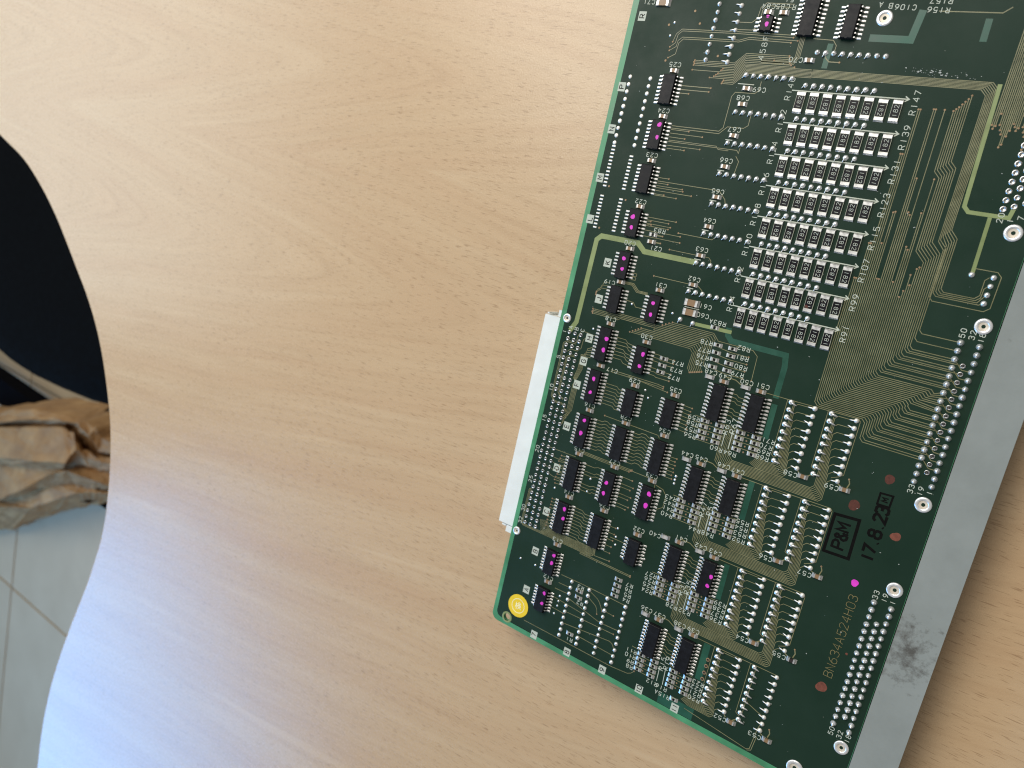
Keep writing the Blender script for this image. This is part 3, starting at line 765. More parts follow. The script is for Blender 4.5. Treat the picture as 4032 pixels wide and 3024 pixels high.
CAPS = [('C71','L',6.6,-119.5,1.1,-119.7),('C84',0,44.3,-117.5,43.8,-119.4),('C85',0,49.3,-117.5,48.4,-119.4),('C25',0,16.7,-97.4,16.5,-99.5),('C24',0,16.7,-82.0,16.4,-84.0),('C69',0,43.8,-93.6,47.9,-93.6),('C68',0,43.6,-88.6,43.3,-90.6),('C67',0,43.5,-78.4,43.2,-80.4),('C70',0,61.2,-103.6,57.0,-103.6),('C23',0,16.4,-66.7,16.1,-68.6),('C66',0,43.3,-68.2,43.2,-70.2),('C65',0,43.2,-58.0,43.1,-59.9),('C22',0,16.4,-50.5,16.1,-52.2),('C64',0,43.1,-48.0,42.9,-50.0),('C21',0,23.9,-39.2,26.2,-37.2),('C20',0,16.4,-35.3,15.9,-37.2),('C63',0,42.9,-38.0,42.9,-40.0),('C62',0,43.0,-27.8,42.9,-29.7),('C31',0,31.6,-23.3,31.5,-25.1),('C19',0,16.0,-22.9,11.6,-21.9),('C61','L',44.3,-21.6,49.3,-21.5),('C60','L',44.5,-18.3,49.2,-18.3),('C18',0,16.0,-7.2,15.6,-8.9),('C30',0,31.6,-4.3,31.1,-6.1),('C17',0,16.1,8.8,21.1,9.2),('C29',0,31.4,12.1,30.8,10.5),('C35',0,46.9,11.1,46.7,9.3),('C16',0,16.1,26.4,15.6,24.6),('C28',0,31.5,26.5,31.1,24.6),('C34',0,47.0,26.2,46.6,24.5),('C15',0,16.1,43.9,15.8,42.4),('C14',0,16.3,61.6,15.8,60.0),('C27',0,31.5,43.7,31.1,42.1),('C33',0,46.9,43.5,46.3,41.8),('C26',0,31.7,61.2,31.4,59.6),('C13',0,16.2,81.7,15.9,80.1),('C32',0,46.7,64.7,46.8,62.9),('C40','G',57.1,61.4,53.1,62.1),('C41',0,62.4,61.1,62.7,59.6),('C12',0,16.1,97.8,15.8,96.2),('C44','G',57.0,31.6,56.8,29.8),('C45',0,62.4,31.4,62.0,29.6),('C46','G',69.9,31.2,70.1,29.4),('C47',0,75.2,31.2,75.2,29.5),('C42','G',70.2,61.3,70.1,59.6),('C43',0,75.5,61.3,75.5,59.5),('C58',0,95.4,23.9,91.5,24.4),('C59',0,108.4,23.6,104.5,24.1),('C56',0,95.7,53.8,91.7,54.4),('C57',0,108.5,53.6,104.6,54.3),('C48','G',57.2,1.3,57.2,-0.4),('C49',0,62.4,1.5,62.3,-0.3),('C50','G',70.0,1.3,69.9,-0.4),('C51',0,75.2,1.2,75.3,-0.7),('C36','G',57.4,91.9,57.4,90.1),('C37',0,62.7,91.6,62.6,90.0),('C38','G',70.5,91.6,70.5,89.9),('C39',0,76.0,91.2,75.6,89.6),('C54',0,96.0,84.0,92.1,84.5),('C55','D',108.8,83.9,104.7,84.3),('C52',0,96.5,114.6,92.6,115.2),('C53',0,109.0,114.3,104.9,114.9)]
for (nm, k, u, v, lu, lv) in CAPS:
    c = link("capacitor", CAPB[k][0], board, (u, v, 0), random.uniform(-.03, .03))
    for t in CAPB[k][1]: link("terminal", t, c)
    SILK.append((nm, lu, lv, 180))
RES = [(23.9,-41.7),(54.4,-15.4),(39.5,-0.3),(39.5,2.2),(39.5,4.6),(57.1,-9.9),(57.2,-7.3),(57.2,-4.8),(57.2,-2.3),(62.3,-10.0),(62.3,-7.5),(62.3,-4.9),(62.3,-2.4),(44.1,84.2),(44.2,86.5),(44.1,88.6),(44.1,90.7),(75.7,117.4),(30.0,95.5),(30.3,98.1),(30.5,113.7)]
for g, v0 in enumerate((16.5, 46.5, 76.8, 107.4)):
    for u in ((59.7, 65.0, 72.5, 77.9) if g != 1 else (59.1, 64.7, 72.1, 77.5)):
        for k in range(4): RES.append((u + (.3 * (g == 3)), v0 + 2.0 * k))
for u, v in RES:
    c = link("small_resistor", RESB, board, (u, v, 0), random.uniform(-.03, .03))
    for t in RTS: link("terminal", t, c)

# ------------------------------------------------------------------ bank of large resistors marked 182
b = MB(); b.box(-1.36, 1.36, -3.0, 3.0, .04, .58, 0, .03)
RB = b.mesh("resistor", 'ceramic', 0.0)
b = MB(); b.box(-1.24, 1.24, -2.0, 2.0, .581, .62, 0, .05); RF = b.mesh("glazed_face", 'glaze', 0.0)
RT = []
for s in (-1, 1):
    t = MB(); y0, y1 = (-3.1, -2.0) if s < 0 else (2.0, 3.1)
    t.box(-1.42, 1.42, y0, y1, .03, .68, 0, .10)
    o = s * 3.06; e = s * 3.42
    vs = [(-1.38, o, .52), (1.38, o, .52), (1.46, e, .03), (-1.46, e, .03)]
    t.add(vs, [(0, 1, 2, 3)] if s < 0 else [(3, 2, 1, 0)])
    RT.append(t.mesh("terminal", 'tin', 0.0))
RM = []
for a in (90, -90):
    m = MB(); text_mb(m, "182", 0, 0, 1.2, a, .125, .628, 1.6); RM.append(m.mesh("marking", 'silk', 0.0))
FL = ["UUDDDDDU", "DUUUUUUU", "UUDUUDDU", "UUUUUUUU", "DDDUUDUD", "DUUDUDUD", "UUDDDUUD", "UUUUUDDU"]
ROWN = [("R140", "R147"), ("R132", "R139"), ("R124", "R131"), ("R116", "R123"), ("R108", "R115"), ("R100", "R107"), ("R92", "R99"), ("R84", "R91")]
ARW = []
for r in range(8):
    v = -90.8 + 10.03 * r
    for k in range(8):
        o = link("resistor", RB, board, (61.75 + 4.09 * k, v + random.uniform(-.1, .1), 0), random.uniform(-.02, .02))
        link("glazed_face", RF, o)
        for t in RT: link("terminal", t, o)
        link("marking", RM[0 if FL[r][k] == 'U' else 1], o)
    ARW.append(((58.4, v - 3.55), (93.0, v - 3.75)))
    SILK.append((ROWN[r][0], 57.6, v - 3.9, 90)); SILK.append((ROWN[r][1], 94.9, v - 2.9, 90))

# ------------------------------------------------------------------ printed lettering on the board
SILK += [(n, u, v, 180) for n, u, v in [('R83',26.0,-43.4),('R83A',54.9,-17.2),('R74',44.8,-0.1),('R73',45.0,2.5),('R72',44.8,5.3),('R78',53.0,-9.8),('R77',53.0,-7.0),('R76',53.0,-4.6),('R75',53.2,-2.2),('R82',65.9,-11.0),('R81',66.2,-7.8),('R80',66.6,-4.7),('R79',66.1,-2.2),('R59',55.7,16.7),('R58',55.7,18.8),('R57',55.7,21.0),('R56',55.9,23.2),('R60',66.0,24.6),('R64',70.9,24.6),('R71',82.0,16.3),('R70',81.7,18.4),('R69',81.5,20.4),('R68',81.5,22.4),('R43',55.2,47.0),('R42',55.2,49.1),('R41',55.3,51.2),('R40',55.3,53.4),('R44',66.3,54.6),('R48',71.1,54.4),('R55',81.4,45.9),('R54',81.5,48.0),('R53',81.6,50.1),('R52',81.7,52.3),('R27',55.6,77.1),('R26',55.7,79.2),('R25',55.7,81.3),('R24',55.7,83.4),('R28',65.8,84.8),('R32',70.8,84.6),('R39',81.9,76.3),('R38',82.0,78.4),('R37',81.9,80.5),('R36',81.9,82.6),('R11',56.0,107.9),('R10',56.1,110.0),('R9',56.6,112.1),('R8',56.8,114.2),('R12',66.4,115.6),('R16',70.2,115.6),('R15A',71.2,118.0),('R23',82.3,107.2),('R22',82.2,109.3),('R21',82.2,111.4),('R20',82.3,113.5),('R7',48.8,84.4),('R6',48.8,86.5),('R5',49.0,88.5),('R4',48.9,90.5),('R3',30.2,93.9),('R2',31.4,100.0),('R1',30.9,116.0),('A',77.6,-120.8),('B',80.4,-120.5),('C106',84.6,-120.2),('R156',93.6,-119.7),('R157',93.7,-122.2),('R',52.0,-119.3),('51',50.0,-121.6)]]
SILK += [(n, u, v, 90) for n, u, v in [('R63',67.4,16.2),('R67',69.7,15.2),('R47',67.3,46.6),('R51',69.7,45.4),('R31',67.6,76.6),('R35',69.7,75.7),('R15',68.3,106.9),('R19',69.9,105.9),('458FP',45.7,-107.6),('1',-2.1,0.3),('5',-2.2,10.4),('10',-2.2,22.8),('15',-2.2,35.4),('20',-2.1,48.1),('25',-2.0,60.9),('30',-2.2,73.4),('32',-2.3,78.7),('A',0.1,-1.9),('B',2.7,-1.9),('C',5.3,-1.9),('50',125.7,-31.7),('32',128.2,-31.7),('18',130.6,-31.5),('33',125.8,16.7),('19',128.4,16.5),('1',130.8,16.2),('33',126.0,52.0),('19',128.6,51.9),('1',131.0,52.4),('50',126.3,100.4),('32',128.9,100.3),('18',131.4,100.4),('20',125.4,-65.0),('1',127.9,-64.6),('7',130.2,-65.7)]]
for (s, u, v, a) in SILK:
    m = MB()
    big = s in ('458FP',)
    text_mb(m, s, u, v, 1.7 if a == 90 and len(s) > 2 else 1.42, a, .21, .075, 1.68 if not big else 1.8)
    m.build("printed_text", 'silk', board)
def arrow(p, q, w, hs):
    m = MB(); P, Q = Vector(p), Vector(q); d = (Q - P).normalized(); n = Vector((-d.y, d.x))
    m.ribbon([p, q], w, .076)
    m.ribbon([tuple(Q - d * hs + n * hs * .7), q, tuple(Q - d * hs - n * hs * .7)], w, .079)
    m.build("printed_arrow", 'silk', board)
for p, q in ARW: arrow(p, q, .34, 1.1)
for a in [(67.5,23.1,67.5,18.2),(69.9,23.3,69.9,17.4),(67.3,53.4,67.3,48.6),(69.9,53.2,69.9,47.2),(67.6,83.7,67.6,78.8),(70.1,83.8,70.1,77.5),(67.9,114.2,67.7,108.8),(70.3,114.3,69.9,107.8)]:
    arrow(a[:2], a[2:], .24, .7)
for r in range(7): # short bars beside the row capacitors
    m = MB(); v = -96.6 + 10.1 * r
    if r == 0: m.ribbon([(40.3, -95.0), (45.8, -95.0)], .28, .076)
    else: m.ribbon([(41.0, v + 9.6 - 0.0), (43.4, v + 9.6)], .28, .076)
    m.build("printed_bar", 'silk', board)
m = MB(); m.ribbon([(42.0, -19.9), (47.4, -20.0)], .28, .12); m.build("printed_bar", 'silk', board)

GRID = [('R',-.4,-114.9),('P',-2.0,-90.6),('N',-2.1,-75.7),('M',-2.3,-58.1),('L',-2.4,-42.8),('K',8.9,-28.6),('J',8.9,-14.9),('H',8.8,.2),('G',8.7,9.2),('F',8.3,18.6),('E',8.2,35.4),('D',8.2,52.6),('C',8.2,71.0),('B',7.5,88.4),('A',7.6,105.3),('7',15.6,121.7),('8',31.2,121.4),('9',46.9,120.8),('10',62.5,120.6),('11',76.8,120.4)]
for s, u, v in GRID:
    m = MB(); m.box(-1.45, 1.45, -1.6, 1.6, .03, .062, 0, .01)
    g = m.build("grid_mark", 'silk', board, 0.0, (u, v, 0))
    m = MB(); text_mb(m, s, 0, 0, 1.8, 90, .30, .070, 1.3); m.build("letter", 'ink_black', g, 0.0)

# ------------------------------------------------------------------ solder joints
JMATS = ['solder', 'dull', 'gsolder', 'darkpin']
def joint_mesh(kind):
    m = MB()
    if kind == 'dome':        # through-hole joint with its lead bent over to the lower left
        m.lathe(0, 0, [(.86, .03), (.80, .22), (.62, .46), (.36, .60), (.12, .64)], 10)
        m.tube([(0, 0, .45), (-.30, .42, .55), (-.62, .92, .40), (-.80, 1.22, .24)], [.22, .2, .17, .12], 6)
    elif kind == 'round':
        m.lathe(0, 0, [(.86, .03), (.80, .24), (.62, .50), (.36, .66), (.12, .70)], 10)
        m.tube([(0, 0, .4), (.02, .04, 1.0)], [.20, .16], 6)
    elif kind == 'leadR':     # lead lying flat to the right
        m.lathe(0, 0, [(.88, .03), (.80, .22), (.6, .42), (.3, .54), (.1, .56)], 10)
        m.tube([(-.1, 0, .42), (.5, .05, .62), (1.3, .22, .50), (2.15, .40, .30)], [.30, .33, .32, .14], 6)
    elif kind == 'leadL':
        m.lathe(0, 0, [(.84, .03), (.78, .22), (.58, .44), (.3, .58), (.1, .60)], 10)
        m.tube([(.1, 0, .42), (-.7, -.02, .50), (-1.5, -.06, .40), (-2.1, -.08, .22)], [.28, .26, .22, .10], 6)
    elif kind == 'pin':       # tall connector joint with the pin standing in it
        m.lathe(0, 0, [(.92, .03), (.84, .24), (.62, .62), (.42, .95), (.30, 1.05)], 12)
        m.tube([(0, 0, .9), (0, 0, 1.75)], [.29, .24], 7)
    elif kind == 'ring':      # concave joint round a thin pin
        m.lathe(0, 0, [(.80, .03), (.74, .26), (.60, .38), (.42, .24), (.28, .12)], 12)
        m.tube([(0, 0, .05), (-.04, .02, .85)], [.22, .18], 6)
    elif kind == 'flat':
        m.lathe(0, 0, [(.80, .03), (.74, .14), (.5, .22), (.2, .25)], 10)
    elif kind == 'eye':
        m.lathe(0, 0, [(.92, .03), (.84, .18), (.64, .24), (.44, .16), (.36, .05)], 12)
    elif kind == 'bit':
        m.lathe(0, 0, [(.48, .03), (.42, .20), (.2, .32)], 8)
    first = {'flat': 1, 'leadL': 1, 'ring': 2, 'eye': 2}.get(kind, 0)
    if kind == 'ring': m.mi = [3 if k >= 12 * 4 + 1 else 2 for k in range(len(m.f))]
    else: m.mi = [first] * len(m.f)
    return m, m.mesh("solder_joint", JMATS, 0.0)
JM = {k: joint_mesh(k) for k in ('dome', 'round', 'leadR', 'leadL', 'pin', 'ring', 'flat', 'eye', 'bit')}
J = []
for i in range(32):
    for k in range(3): J.append(('ring', 2.54 * k, 2.54 * i))
for r in range(8):
    v = -97.6 + 10.06 * r + 1.0
    vl = [-97.6, -86.2, -76.1, -65.8, -55.6, -45.6, -35.35, -25.3][r] if r else -97.7
    for k in range(7): J.append(('dome', 42.0 + 2.56 * k if r else 42.3 + 2.52 * k, [-97.9, -86.1, -76.0, -65.8, -55.7, -45.6, -35.4, -25.4][r]))
    for k in range(9): J.append(('dome', 62.2 + 2.58 * k, v + .6 if r else -96.2))
for k in range(9): J.append(('round' if k in (0, 2, 7, 8) else 'dome', 63.0 + 2.52 * k, -106.15))
for k in range(10): J.append(('flat', .45 - .01 * k, -94.3 + 2.57 * k)); J.append(('flat', 8.45, -94.2 + 2.57 * k))
for k in range(9):
    J.append(('round', 27.1, -122.2 + 2.56 * k)); J.append(('leadL', 34.8, -121.9 + 2.56 * k))
for g, v0 in enumerate(GV):
    for k in range(9):
        J.append(('leadR', 85.35 + .1 * g, v0 + 2.54 * k)); J.append(('leadL', 92.95 + .15 * g, v0 - .05 + 2.54 * k))
        J.append(('leadR', 98.15 + .1 * g, v0 - .1 + 2.54 * k)); J.append(('leadL', 105.75 + .12 * g, v0 - .2 + 2.54 * k))
for k in range(10):
    for q, u in enumerate((26.1, 33.9, 41.8, 49.5)): J.append(('round', u + .02 * k, 93.3 - .1 * q + 2.57 * k))
for r in range(18):
    J.append(('pin', 125.9, -28.9 + 2.54 * r)); J.append(('pin', 130.85, -28.9 + 2.54 * r))
    J.append(('pin', 126.15, 54.55 + 2.54 * r)); J.append(('pin', 131.2, 54.5 + 2.54 * r + 0.03 * r))
    if 2 <= r < 16: J.append(('ring', 128.4, -28.9 + 2.54 * (r + .5))); J.append(('pin', 128.75, 54.55 + 2.54 * (r + 1.5 - 1)))
for k in range(8): J.append(('eye', 125.35, -85.1 + 2.52 * k)); 
for k in range(8): J.append(('eye', 127.75, -86.2 + 2.52 * k))
for k in range(9): J.append(('eye', 130.2, -90.0 + 2.52 * k))
for k in range(4): J.append(('round', 128.6 - .1 * k, -48.6 + 2.54 * k))
J.append(('round', 123.1, -48.3))
for u, v in ((1.8, 94.0), (9.0, 93.8), (46.4, -14.9), (41.6, -15.2), (21.9, 109.0), (22.5, 101.2), (22.5, 103.4), (22.5, 105.4)): J.append(('dome', u, v) if u > 30 else ('bit', u, v))
for u, v in ((35.7, 12.6), (37.5, 15.0), (9.6, -3.6), (38.3, -16.6), (22.4, -16.2), (23.2, 51.6), (23, 56.8), (38.8, 65.6), (38.9, 69.0), (39.4, 72.0), (54.9, 38.8), (54.9, 40.2), (54.9, 41.6), (51.6, 72.6), (12.6, -113.2), (12.0, -108.9), (44.6, 67.9), (9.4, 60.5)): J.append(('bit', u, v))
J.sort(key=lambda j: math.hypot(j[1] - camu, j[2] - camv))
R = MB()
for i, (k, u, v) in enumerate(J):
    m, me = JM[k]
    a = random.uniform(-.22, .22) if k in ('dome', 'leadR', 'leadL') else random.uniform(0, 6.28)
    u += random.uniform(-.05, .05); v += random.uniform(-.05, .05)
    if i < 300:
        o = link("solder_joint", me, board, (u, v, 0), a); s = random.uniform(.92, 1.07); o.scale = (s, s, s)
    else:
        ca, sa = math.cos(a), math.sin(a); s = random.uniform(.9, 1.06)
        off = len(R.v)
        R.v += [(u + (x * ca + y * sa) * s, v + (-x * sa + y * ca) * s, z * s) for x, y, z in m.v]
        R.f += [tuple(q + off for q in f) for f in m.f]; R.mi += m.mi; R.sm += m.sm
stuff(R.build("solder_joints", JMATS, board))
# bare rows of unpopulated pads
mb = MB()
for (u, va, vb, n) in ((.4, -69.9, -55.6, 12), (8.3, -67.2, -55.6, 10), (.3, -51.9, -40.3, 10), (8.25, -51.8, -40.3, 10)):
    for k in range(n):
        v = va + (vb - va) * k / (n - 1); mb.box(u - .75, u + .75, v - .3, v + .3, .03, .12, 0, .12)
stuff(mb.build("bare_pads", 'dull', board))
mb = MB()
for (u, v) in ((2.2, -55.6), (2.2, -40.3), (10.1, -51.8)): mb.lathe(u, v, [(.42, .03), (.38, .08), (.2, .085), (.16, .06)], 8)
stuff(mb.build("pad_vias", 'copper', board))

# ------------------------------------------------------------------ eyelets
for (u, v, r) in ((-2.35, -4.85, 1.75), (-2.8, 83.75, 1.7), (129.6, -61.5, 2.4), (130.1, -34.75, 2.35), (130.25, 20.2, 2.4), (130.4, 48.4, 2.4), (130.5, 104.2, 2.3), (119.6, 118.6, 2.7), (79.7, -117.0, 2.35)):
    m = MB(); m.lathe(u, v, [(r, .03), (r * .97, .22), (r * .86, .36), (r * .68, .36), (r * .56, .22), (r * .52, -.1)], 22, cap=False)
    e = m.build("eyelet", 'rivet', board)
    m = MB(); m.lathe(u, v, [(r * .58, .10), (r * .40, .06), (r * .15, .0)], 14); m.build("eyelet_core", 'brass', e)

# ------------------------------------------------------------------ ink marks, stamp, part number
def stamp_part(name, mat, fn):
    m = MB(); fn(m); return m.build(name, mat, board)
sp = lambda m: (m.ribbon([(107.9, 32.0), (115.2, 31.4), (115.5, 44.4), (107.9, 44.7)], .95, .04, closed=True), text_mb(m, "P&M", 111.5, 38.2, 3.6, 90, .75, .043, 1.22, jit=.06))
stamp_part("ink_stamp", 'ink_black', sp)
stamp_part("ink_stamp", 'ink_black', lambda m: text_mb(m, "17.8.23", 120.4, 33.8, 3.5, 90, .82, .04, 1.12, jit=.05))
stamp_part("ink_stamp", 'ink_black', lambda m: (m.ribbon([(118.4, 20.9), (122.0, 20.7), (121.9, 24.4), (118.4, 24.5)], .6, .04, closed=True), text_mb(m, "M", 120.2, 22.6, 1.7, 90, .45, .043)))
stamp_part("part_number", 'goldprint', lambda m: text_mb(m, "BN634A524H03", 120.3, 69.4, 2.6, 90, .17, .04, 1.42))
for (u, v, r, mt) in ((112.4, 27.3, 1.75, 'red'), (119.6, 16.0, 1.5, 'red'), (126.0, 32.4, 1.45, 'orange'), (119.6, 88.0, 1.75, 'orange'), (123.5, 74.0, .4, 'orange'), (119.4, 51.0, 1.15, 'pink')):
    stamp_part("ink_dot", mt, lambda m: m.disk(u, v, r, .041, 20, .12, .95))
stamp_part("ink_dot", 'red', lambda m: m.disk(81.6, -29.2, .5, .64, 12, .2))

# ------------------------------------------------------------------ yellow inspection sticker
m = MB(); m.disk(5.7, 113.5, 4.75, .05, 40, h=.08); st = m.build("inspection_sticker", 'yellow', board)
m = MB(); m.ribbon(circ(5.7, 113.5, 2.95, 40), .26, .165, closed=True); m.build("printed_ring", 'pale', st)
KJ = [[(.9,4.4),(2.6,4.4)],[(1.7,6),(1.7,0)],[(1.7,4.2),(.6,1.8)],[(1.8,3.9),(2.7,2.7)],[(4.3,6.1),(2.8,4.5)],[(4.3,6.1),(6.0,4.5)],[(3.4,4.3),(5.3,4.3)],[(3.1,3.4),(5.6,3.4),(5.6,2.0),(3.1,2.0),(3.1,3.4)],[(4.35,4.3),(4.35,2.0),(2.9,0.1)],[(4.4,1.9),(6.0,0.1)]]
m = MB(); zz = .166
for s_ in KJ:
    pts = []
    for x, y in s_:
        X, Y = (x - 3.3) * .5, (y - 3.0) * .5
        a = math.radians(10); pts.append((5.7 + X * math.cos(a) - Y * math.sin(a), 113.5 - (X * math.sin(a) + Y * math.cos(a))))
    m.ribbon(pts, .27, zz); zz += .0012
m.build("printed_character", 'pale', st)

# ------------------------------------------------------------------ connector and front bar (both fixed to the board)
m = MB()
m.box(-13.4, -5.2, -4.3, 84.0, -9.8, -1.75, 0, .25)
m.box(-7.6, -5.0, -7.0, -4.3, -9.6, -1.9, 0, .1); m.box(-9.2, -5.0, 84.0, 87.0, -9.6, -1.9, 0, .1)
m.box(-12.6, -11.4, -5.2, -4.3, -9.0, -1.9, 0, .2); m.box(-11.6, -9.4, 84.0, 85.0, -9.0, -1.9, 0, .2)
m.box(-5.2, 8.5, -6.5, 87.0, -10.5, -1.65, 0, .1)
m.build("edge_connector", 'white', board)
m = MB(); m.box(134.2, 146.9, -160, 128, -12.98, .35, 0, .12)
bar = m.build("front_bar", 'bar', board)
m = MB()
for (u, v, s_) in ((22, -60, 9), (60, 30, 10), (60, 90, 9), (24, 100, 8), (98, 60, 8), (98, -60, 9), (60, -110, 8)): m.box(u - s_, u + s_, v - 14, v + 14, -12.97, -1.62, 0, .4)
m.build("underside_component", 'black', board)

# ------------------------------------------------------------------ dust and flecks
mb = MB()
for k in range(230):
    u = random.uniform(0, 132); v = random.uniform(-110, 120); r = random.choice((.06, .08, .1, .14, .2))
    mb.disk(u, v, r, .078 + .0003 * k, 6, .5, random.uniform(.4, 1))
for k in range(60):
    u = random.gauss(98, 5); mb.disk(u, -102.4 - (98 - u) * .03 + random.gauss(0, .5), random.choice((.08, .12, .25)), .16 + .0003 * k, 7, .6, .7)
stuff(mb.build("dust_flecks", 'dust', board))

# ================================================================== desk
edge = [(-640, -60), (-560, -40), (-502.5, -19.6), (-465.6, -7.5), (-437.2, 7.7), (-414.1, 24.0), (-395.8, 39.8), (-380.4, 53.9), (-365.1, 68.0), (-350.6, 84.5), (-338.9, 102.2), (-328.5, 123.3), (-321.2, 142.2), (-317.2, 159.8), (-314.8, 178.3), (-314.0, 197.8), (-314.4, 210.0), (-317.6, 229.5), (-327.0, 262.0), (-338.9, 294.5), (-350.0, 328.3), (-358.3, 361.0), (-362.9, 394.8), (-363.7, 430.2), (-361, 480), (-352, 540), (-300, 640), (-150, 720)]
def smooth(P, n=4):
    out = []
    for i in range(len(P) - 1):
        p0, p1, p2, p3 = (Vector(P[max(i - 1, 0)]), Vector(P[i]), Vector(P[i + 1]), Vector(P[min(i + 2, len(P) - 1)]))
        for k in range(n):
            t = k / n
            out.append(tuple(.5 * ((2 * p1) + (p2 - p0) * t + (2 * p0 - 5 * p1 + 4 * p2 - p3) * t * t + (3 * p1 - p0 - 3 * p2 + p3) * t ** 3)))
    out.append(P[-1]); return out
outl = smooth(edge) + [(500, 720), (700, 500), (700, -500), (500, -700), (-640, -700)]
desk = empty("desk", (0.1, 0, 0))
tag(desk, "wooden desk with a curved left edge and beech grain under the circuit board", "desk")
cu = bpy.data.curves.new("top", 'CURVE'); cu.dimensions = '2D'; cu.fill_mode = 'BOTH'
spl = cu.splines.new('POLY'); spl.points.add(len(outl) - 1); spl.use_cyclic_u = True
for p, q in zip(spl.points, outl): p.co = (q[0] * MM, -q[1] * MM, 0, 1)
cu.extrude = 0.0115; cu.bevel_depth = 0.001; cu.bevel_resolution = 2; cu.offset = -0.001
t = bpy.data.objects.new("t", cu); col.objects.link(t)
me = bpy.data.meshes.new_from_object(t.evaluated_get(bpy.context.evaluated_depsgraph_get()))
bpy.data.objects.remove(t)
me.materials.clear(); me.materials.append(MT['desk']); me.materials.append(MT['edge'])
for v in me.vertices: v.co.z -= 0.0125
for p in me.polygons: p.material_index = 0 if p.normal.z > 0.9 else 1
dt = bpy.data.objects.new("desk_top", me); col.objects.link(dt); dt.parent = desk; dt.location = (-0.1, 0, 0)
for x, y in ((-0.2, 0.3), (-0.15, -0.5), (0.5, 0.4), (0.5, -0.5)):
    m = MB(); m.lathe(x * 1000, -y * 1000, [(30, -733), (30, -726), (25, -700), (25, -26)], 20, cap=True)
    o = m.build("leg", 'bar', desk, 0.0); o.location = (-0.1, 0, 0.0)

# ================================================================== floor of square tiles
m = MB(); m.box(-6000, 4000, -5000, 5000, -20, 0)
g = m.build("floor", 'grout', None, 0.0); g.location = (0, 0, FLOOR - 0.003); g['kind'] = 'structure'
m = MB(); m.box(-297.5, 297.5, -297.5, 297.5, 0, 5.0, 0, 1.2); TM = m.mesh("tile", 'tile', 0.0)
for i in range(-7, 4):
    for j in range(-4, 6):
        o = bpy.data.objects.new("tile", TM); col.objects.link(o); o.parent = g
        o.location = ((-1924 + 300 + 600 * (i + 4)) * MM, -(620 + 300 + 600 * (j - 1)) * MM, 0.0)

# ================================================================== chair, dark base, paper bag
chair = empty("office_chair", (-0.93, -0.06, FLOOR))
tag(chair, "dark navy office chair whose rounded seat shows beyond the curved desk edge", "chair")
def superell(a, b, n, cnt=48):
    P = []
    for k in range(cnt):
        t = 2 * math.pi * k / cnt; c, s = math.cos(t), math.sin(t)
        P.append((a * math.copysign(abs(c) ** (2 / n), c), b * math.copysign(abs(s) ** (2 / n), s)))
    return P
m = MB()
rings = [(.90, 395), (.98, 405), (1.0, 425), (.99, 445), (.94, 462), (.80, 470), (.5, 466), (.2, 462)]
SE = superell(1, 1, 3.2)
vs = []; fs = []
for s_, z in rings:
    for x, y in SE: vs.append((x * 285 * s_, y * 254 * s_, z - H))
cnt = len(SE)
for r in range(len(rings) - 1):
    for k in range(cnt): fs.append((r * cnt + k, (r + 1) * cnt + k, (r + 1) * cnt + (k + 1) % cnt, r * cnt + (k + 1) % cnt)[::-1])
fs.append(tuple((len(rings) - 1) * cnt + k for k in range(cnt))); fs.append(tuple(range(cnt))[::-1])
m.add(vs, fs, 0, True)
m.build("seat", 'navy', chair).rotation_euler = (0, 0, math.radians(3.5))
m = MB(); m.tube([(0, 0, 60 - H), (0, 0, 398 - H)], [28, 25], 16); m.build("gas_column", 'blackp', chair)
for k in range(5):
    a = 2 * math.pi * k / 5 + .3
    m = MB(); m.tube([(30 * math.cos(a), 30 * math.sin(a), 95 - H), (260 * math.cos(a), 260 * math.sin(a), 70 - H)], [26, 18], 8)
    l = m.build("base_arm", 'blackp', chair)
    m = MB(); m.tube([(260 * math.cos(a) - 12, 260 * math.sin(a), 27 - H), (260 * math.cos(a) + 12, 260 * math.sin(a), 27 - H)], [26, 26], 14); m.build("castor", 'blackp', l)

star = empty("chair_base", (-1.5, -0.65, FLOOR))
tag(star, "black star shaped chair base spread on the tiles behind the crumpled paper bag", "chair base")
m = MB(); m.lathe(0, 0, [(55, 40 - H), (55, 100 - H), (40, 118 - H), (30, 120 - H)], 20); m.build("hub", 'blackp', star)
for a, L in ((-177, 700), (-41, 330), (75, 120)):
    if not L: continue
    a = math.radians(a); c, s_ = math.cos(a), math.sin(a)
    m = MB(); n_ = (-s_, c); w0, w1 = 35, 30
    vs = []
    for d, w, zt, zb in ((20, w0, 94, 50), (L, w1, 90, 50)):
        for sg in (-1, 1):
            for z in (zb, zt): vs.append((d * c + sg * w * n_[0], d * s_ + sg * w * n_[1], z - H))
    m.add(vs, [(0, 1, 3, 2), (4, 6, 7, 5), (1, 5, 7, 3), (0, 2, 6, 4), (0, 4, 5, 1), (2, 3, 7, 6)])
    l = m.build("base_arm", 'blackp', star)
    m = MB(); m.tube([(L * c - 12, L * s_, 27 - H), (L * c + 12, L * s_, 27 - H)], [26, 26], 14); m.build("castor", 'blackp', l)

bag = empty("paper_bag", (-1.5, -0.68, FLOOR))
tag(bag, "crumpled brown paper bag lying on the tiled floor beside the desk edge", "paper bag")
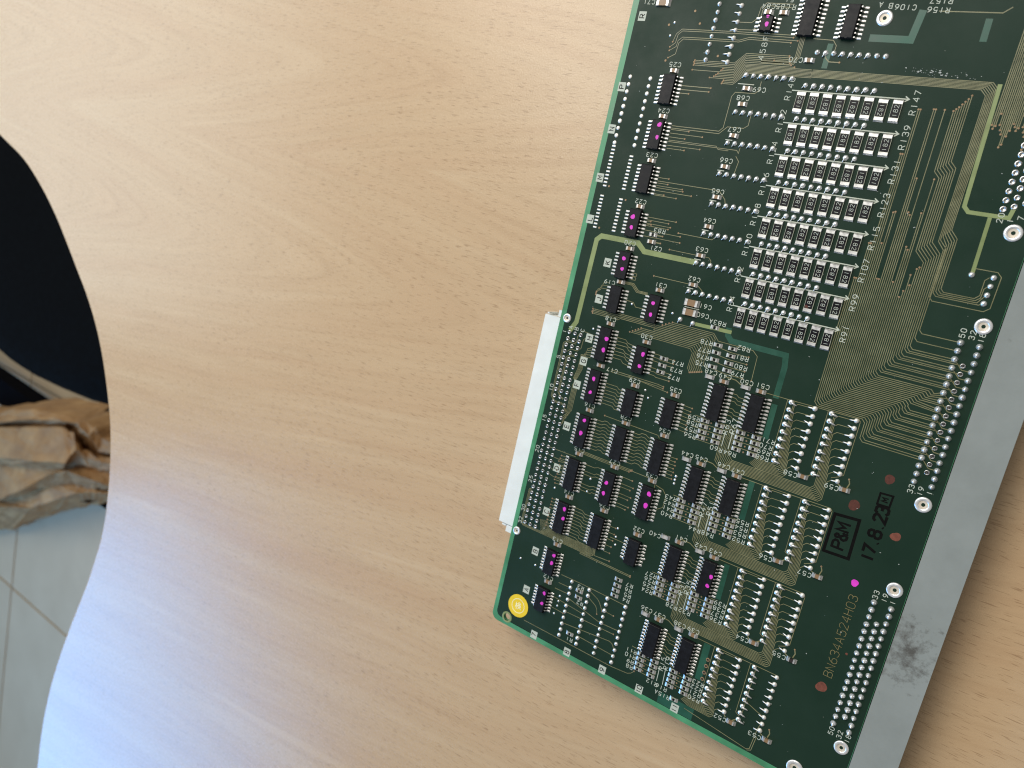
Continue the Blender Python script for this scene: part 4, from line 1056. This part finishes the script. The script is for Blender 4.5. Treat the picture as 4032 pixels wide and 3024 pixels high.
# fold lines of the bag from its far side over the top to the near side: (u, v, height above the floor) in mm
ROWS = [[(-1923, 678, 60), (-1745, 612, 60), (-1592, 559, 60), (-1467, 533, 60), (-1379, 519, 60), (-1337, 519, 60), (-1330, 538, 60), (-1271, 539, 60)],
        [(-1886, 687, 165), (-1712, 622, 165), (-1550, 566, 170), (-1438, 544, 165), (-1369, 538, 155), (-1337, 541, 150), (-1339, 563, 135), (-1271, 561, 120)],
        [(-1834, 691, 185), (-1670, 631, 182), (-1514, 575, 186), (-1415, 548, 176), (-1376, 541, 168), (-1344, 559, 160), (-1339, 592, 135), (-1260, 571, 125)],
        [(-1942, 744, 140), (-1766, 676, 138), (-1602, 619, 142), (-1482, 584, 140), (-1454, 585, 132), (-1425, 614, 122), (-1389, 625, 108), (-1290, 596, 105)],
        [(-1863, 719, 172), (-1690, 653, 172), (-1531, 598, 176), (-1423, 567, 170), (-1391, 569, 165), (-1379, 599, 150), (-1350, 612, 132), (-1265, 589, 120)],
        [(-1803, 766, 192), (-1637, 706, 190), (-1477, 655, 196), (-1371, 625, 186), (-1363, 593, 172), (-1357, 612, 150), (-1320, 611, 140), (-1247, 592, 130)],
        [(-1902, 830, 150), (-1723, 758, 150), (-1570, 712, 152), (-1466, 679, 145), (-1410, 650, 140), (-1379, 650, 126), (-1334, 644, 118), (-1274, 629, 110)],
        [(-1853, 888, 165), (-1687, 830, 160), (-1579, 767, 168), (-1465, 686, 172), (-1413, 660, 160), (-1344, 655, 150), (-1296, 652, 138), (-1247, 642, 124)],
        [(-1960, 950, 120), (-1778, 882, 118), (-1652, 818, 125), (-1518, 737, 130), (-1449, 712, 122), (-1388, 701, 116), (-1349, 691, 106), (-1283, 670, 100)],
        [(-1908, 947, 140), (-1732, 873, 138), (-1577, 813, 140), (-1476, 755, 136), (-1415, 717, 132), (-1366, 697, 128), (-1331, 689, 116), (-1276, 674, 104)],
        [(-2140, 1146, 38), (-1945, 1044, 36), (-1877, 1018, 38), (-1694, 899, 42), (-1564, 829, 46), (-1500, 796, 48), (-1438, 764, 50), (-1359, 730, 50)],
        [(-2132, 1132, 0), (-1937, 1030, 0), (-1869, 1004, 0), (-1686, 885, 0), (-1556, 815, 0), (-1492, 782, 0), (-1430, 750, 0), (-1351, 716, 0)]]
import bmesh
rnd = random.Random(3)
m = MB()
for row in ROWS: m.v += [(u + 1500, v - 680, z - H) for u, v, z in row]
nc = len(ROWS[0])
def quad(r, k, flip):
    a, b, c, d = r * nc + k, r * nc + k + 1, (r + 1) * nc + k + 1, (r + 1) * nc + k
    return [(a, b, c), (a, c, d)] if flip else [(a, b, d), (b, c, d)]
for r in range(len(ROWS) - 1):
    for k in range(nc - 1): m.f += quad(r, k, (r + k) % 2)
m.f = [f for f in m.f]
m.mi = [0] * len(m.f); m.sm = [False] * len(m.f)
body = m.build("crumpled_body", 'paper', bag)
bm = bmesh.new(); bm.from_mesh(body.data)
for amp in (.0035, .0022, .0008):
    bmesh.ops.subdivide_edges(bm, edges=bm.edges[:], cuts=1, use_grid_fill=True)
    bmesh.ops.triangulate(bm, faces=[f for f in bm.faces if len(f.verts) > 4])
    bm.normal_update()
    for v in bm.verts: v.co += v.normal * rnd.uniform(-amp, amp)
bmesh.ops.smooth_vert(bm, verts=bm.verts[:], factor=.10, use_axis_x=True, use_axis_y=True, use_axis_z=True)
bm.to_mesh(body.data); bm.free()
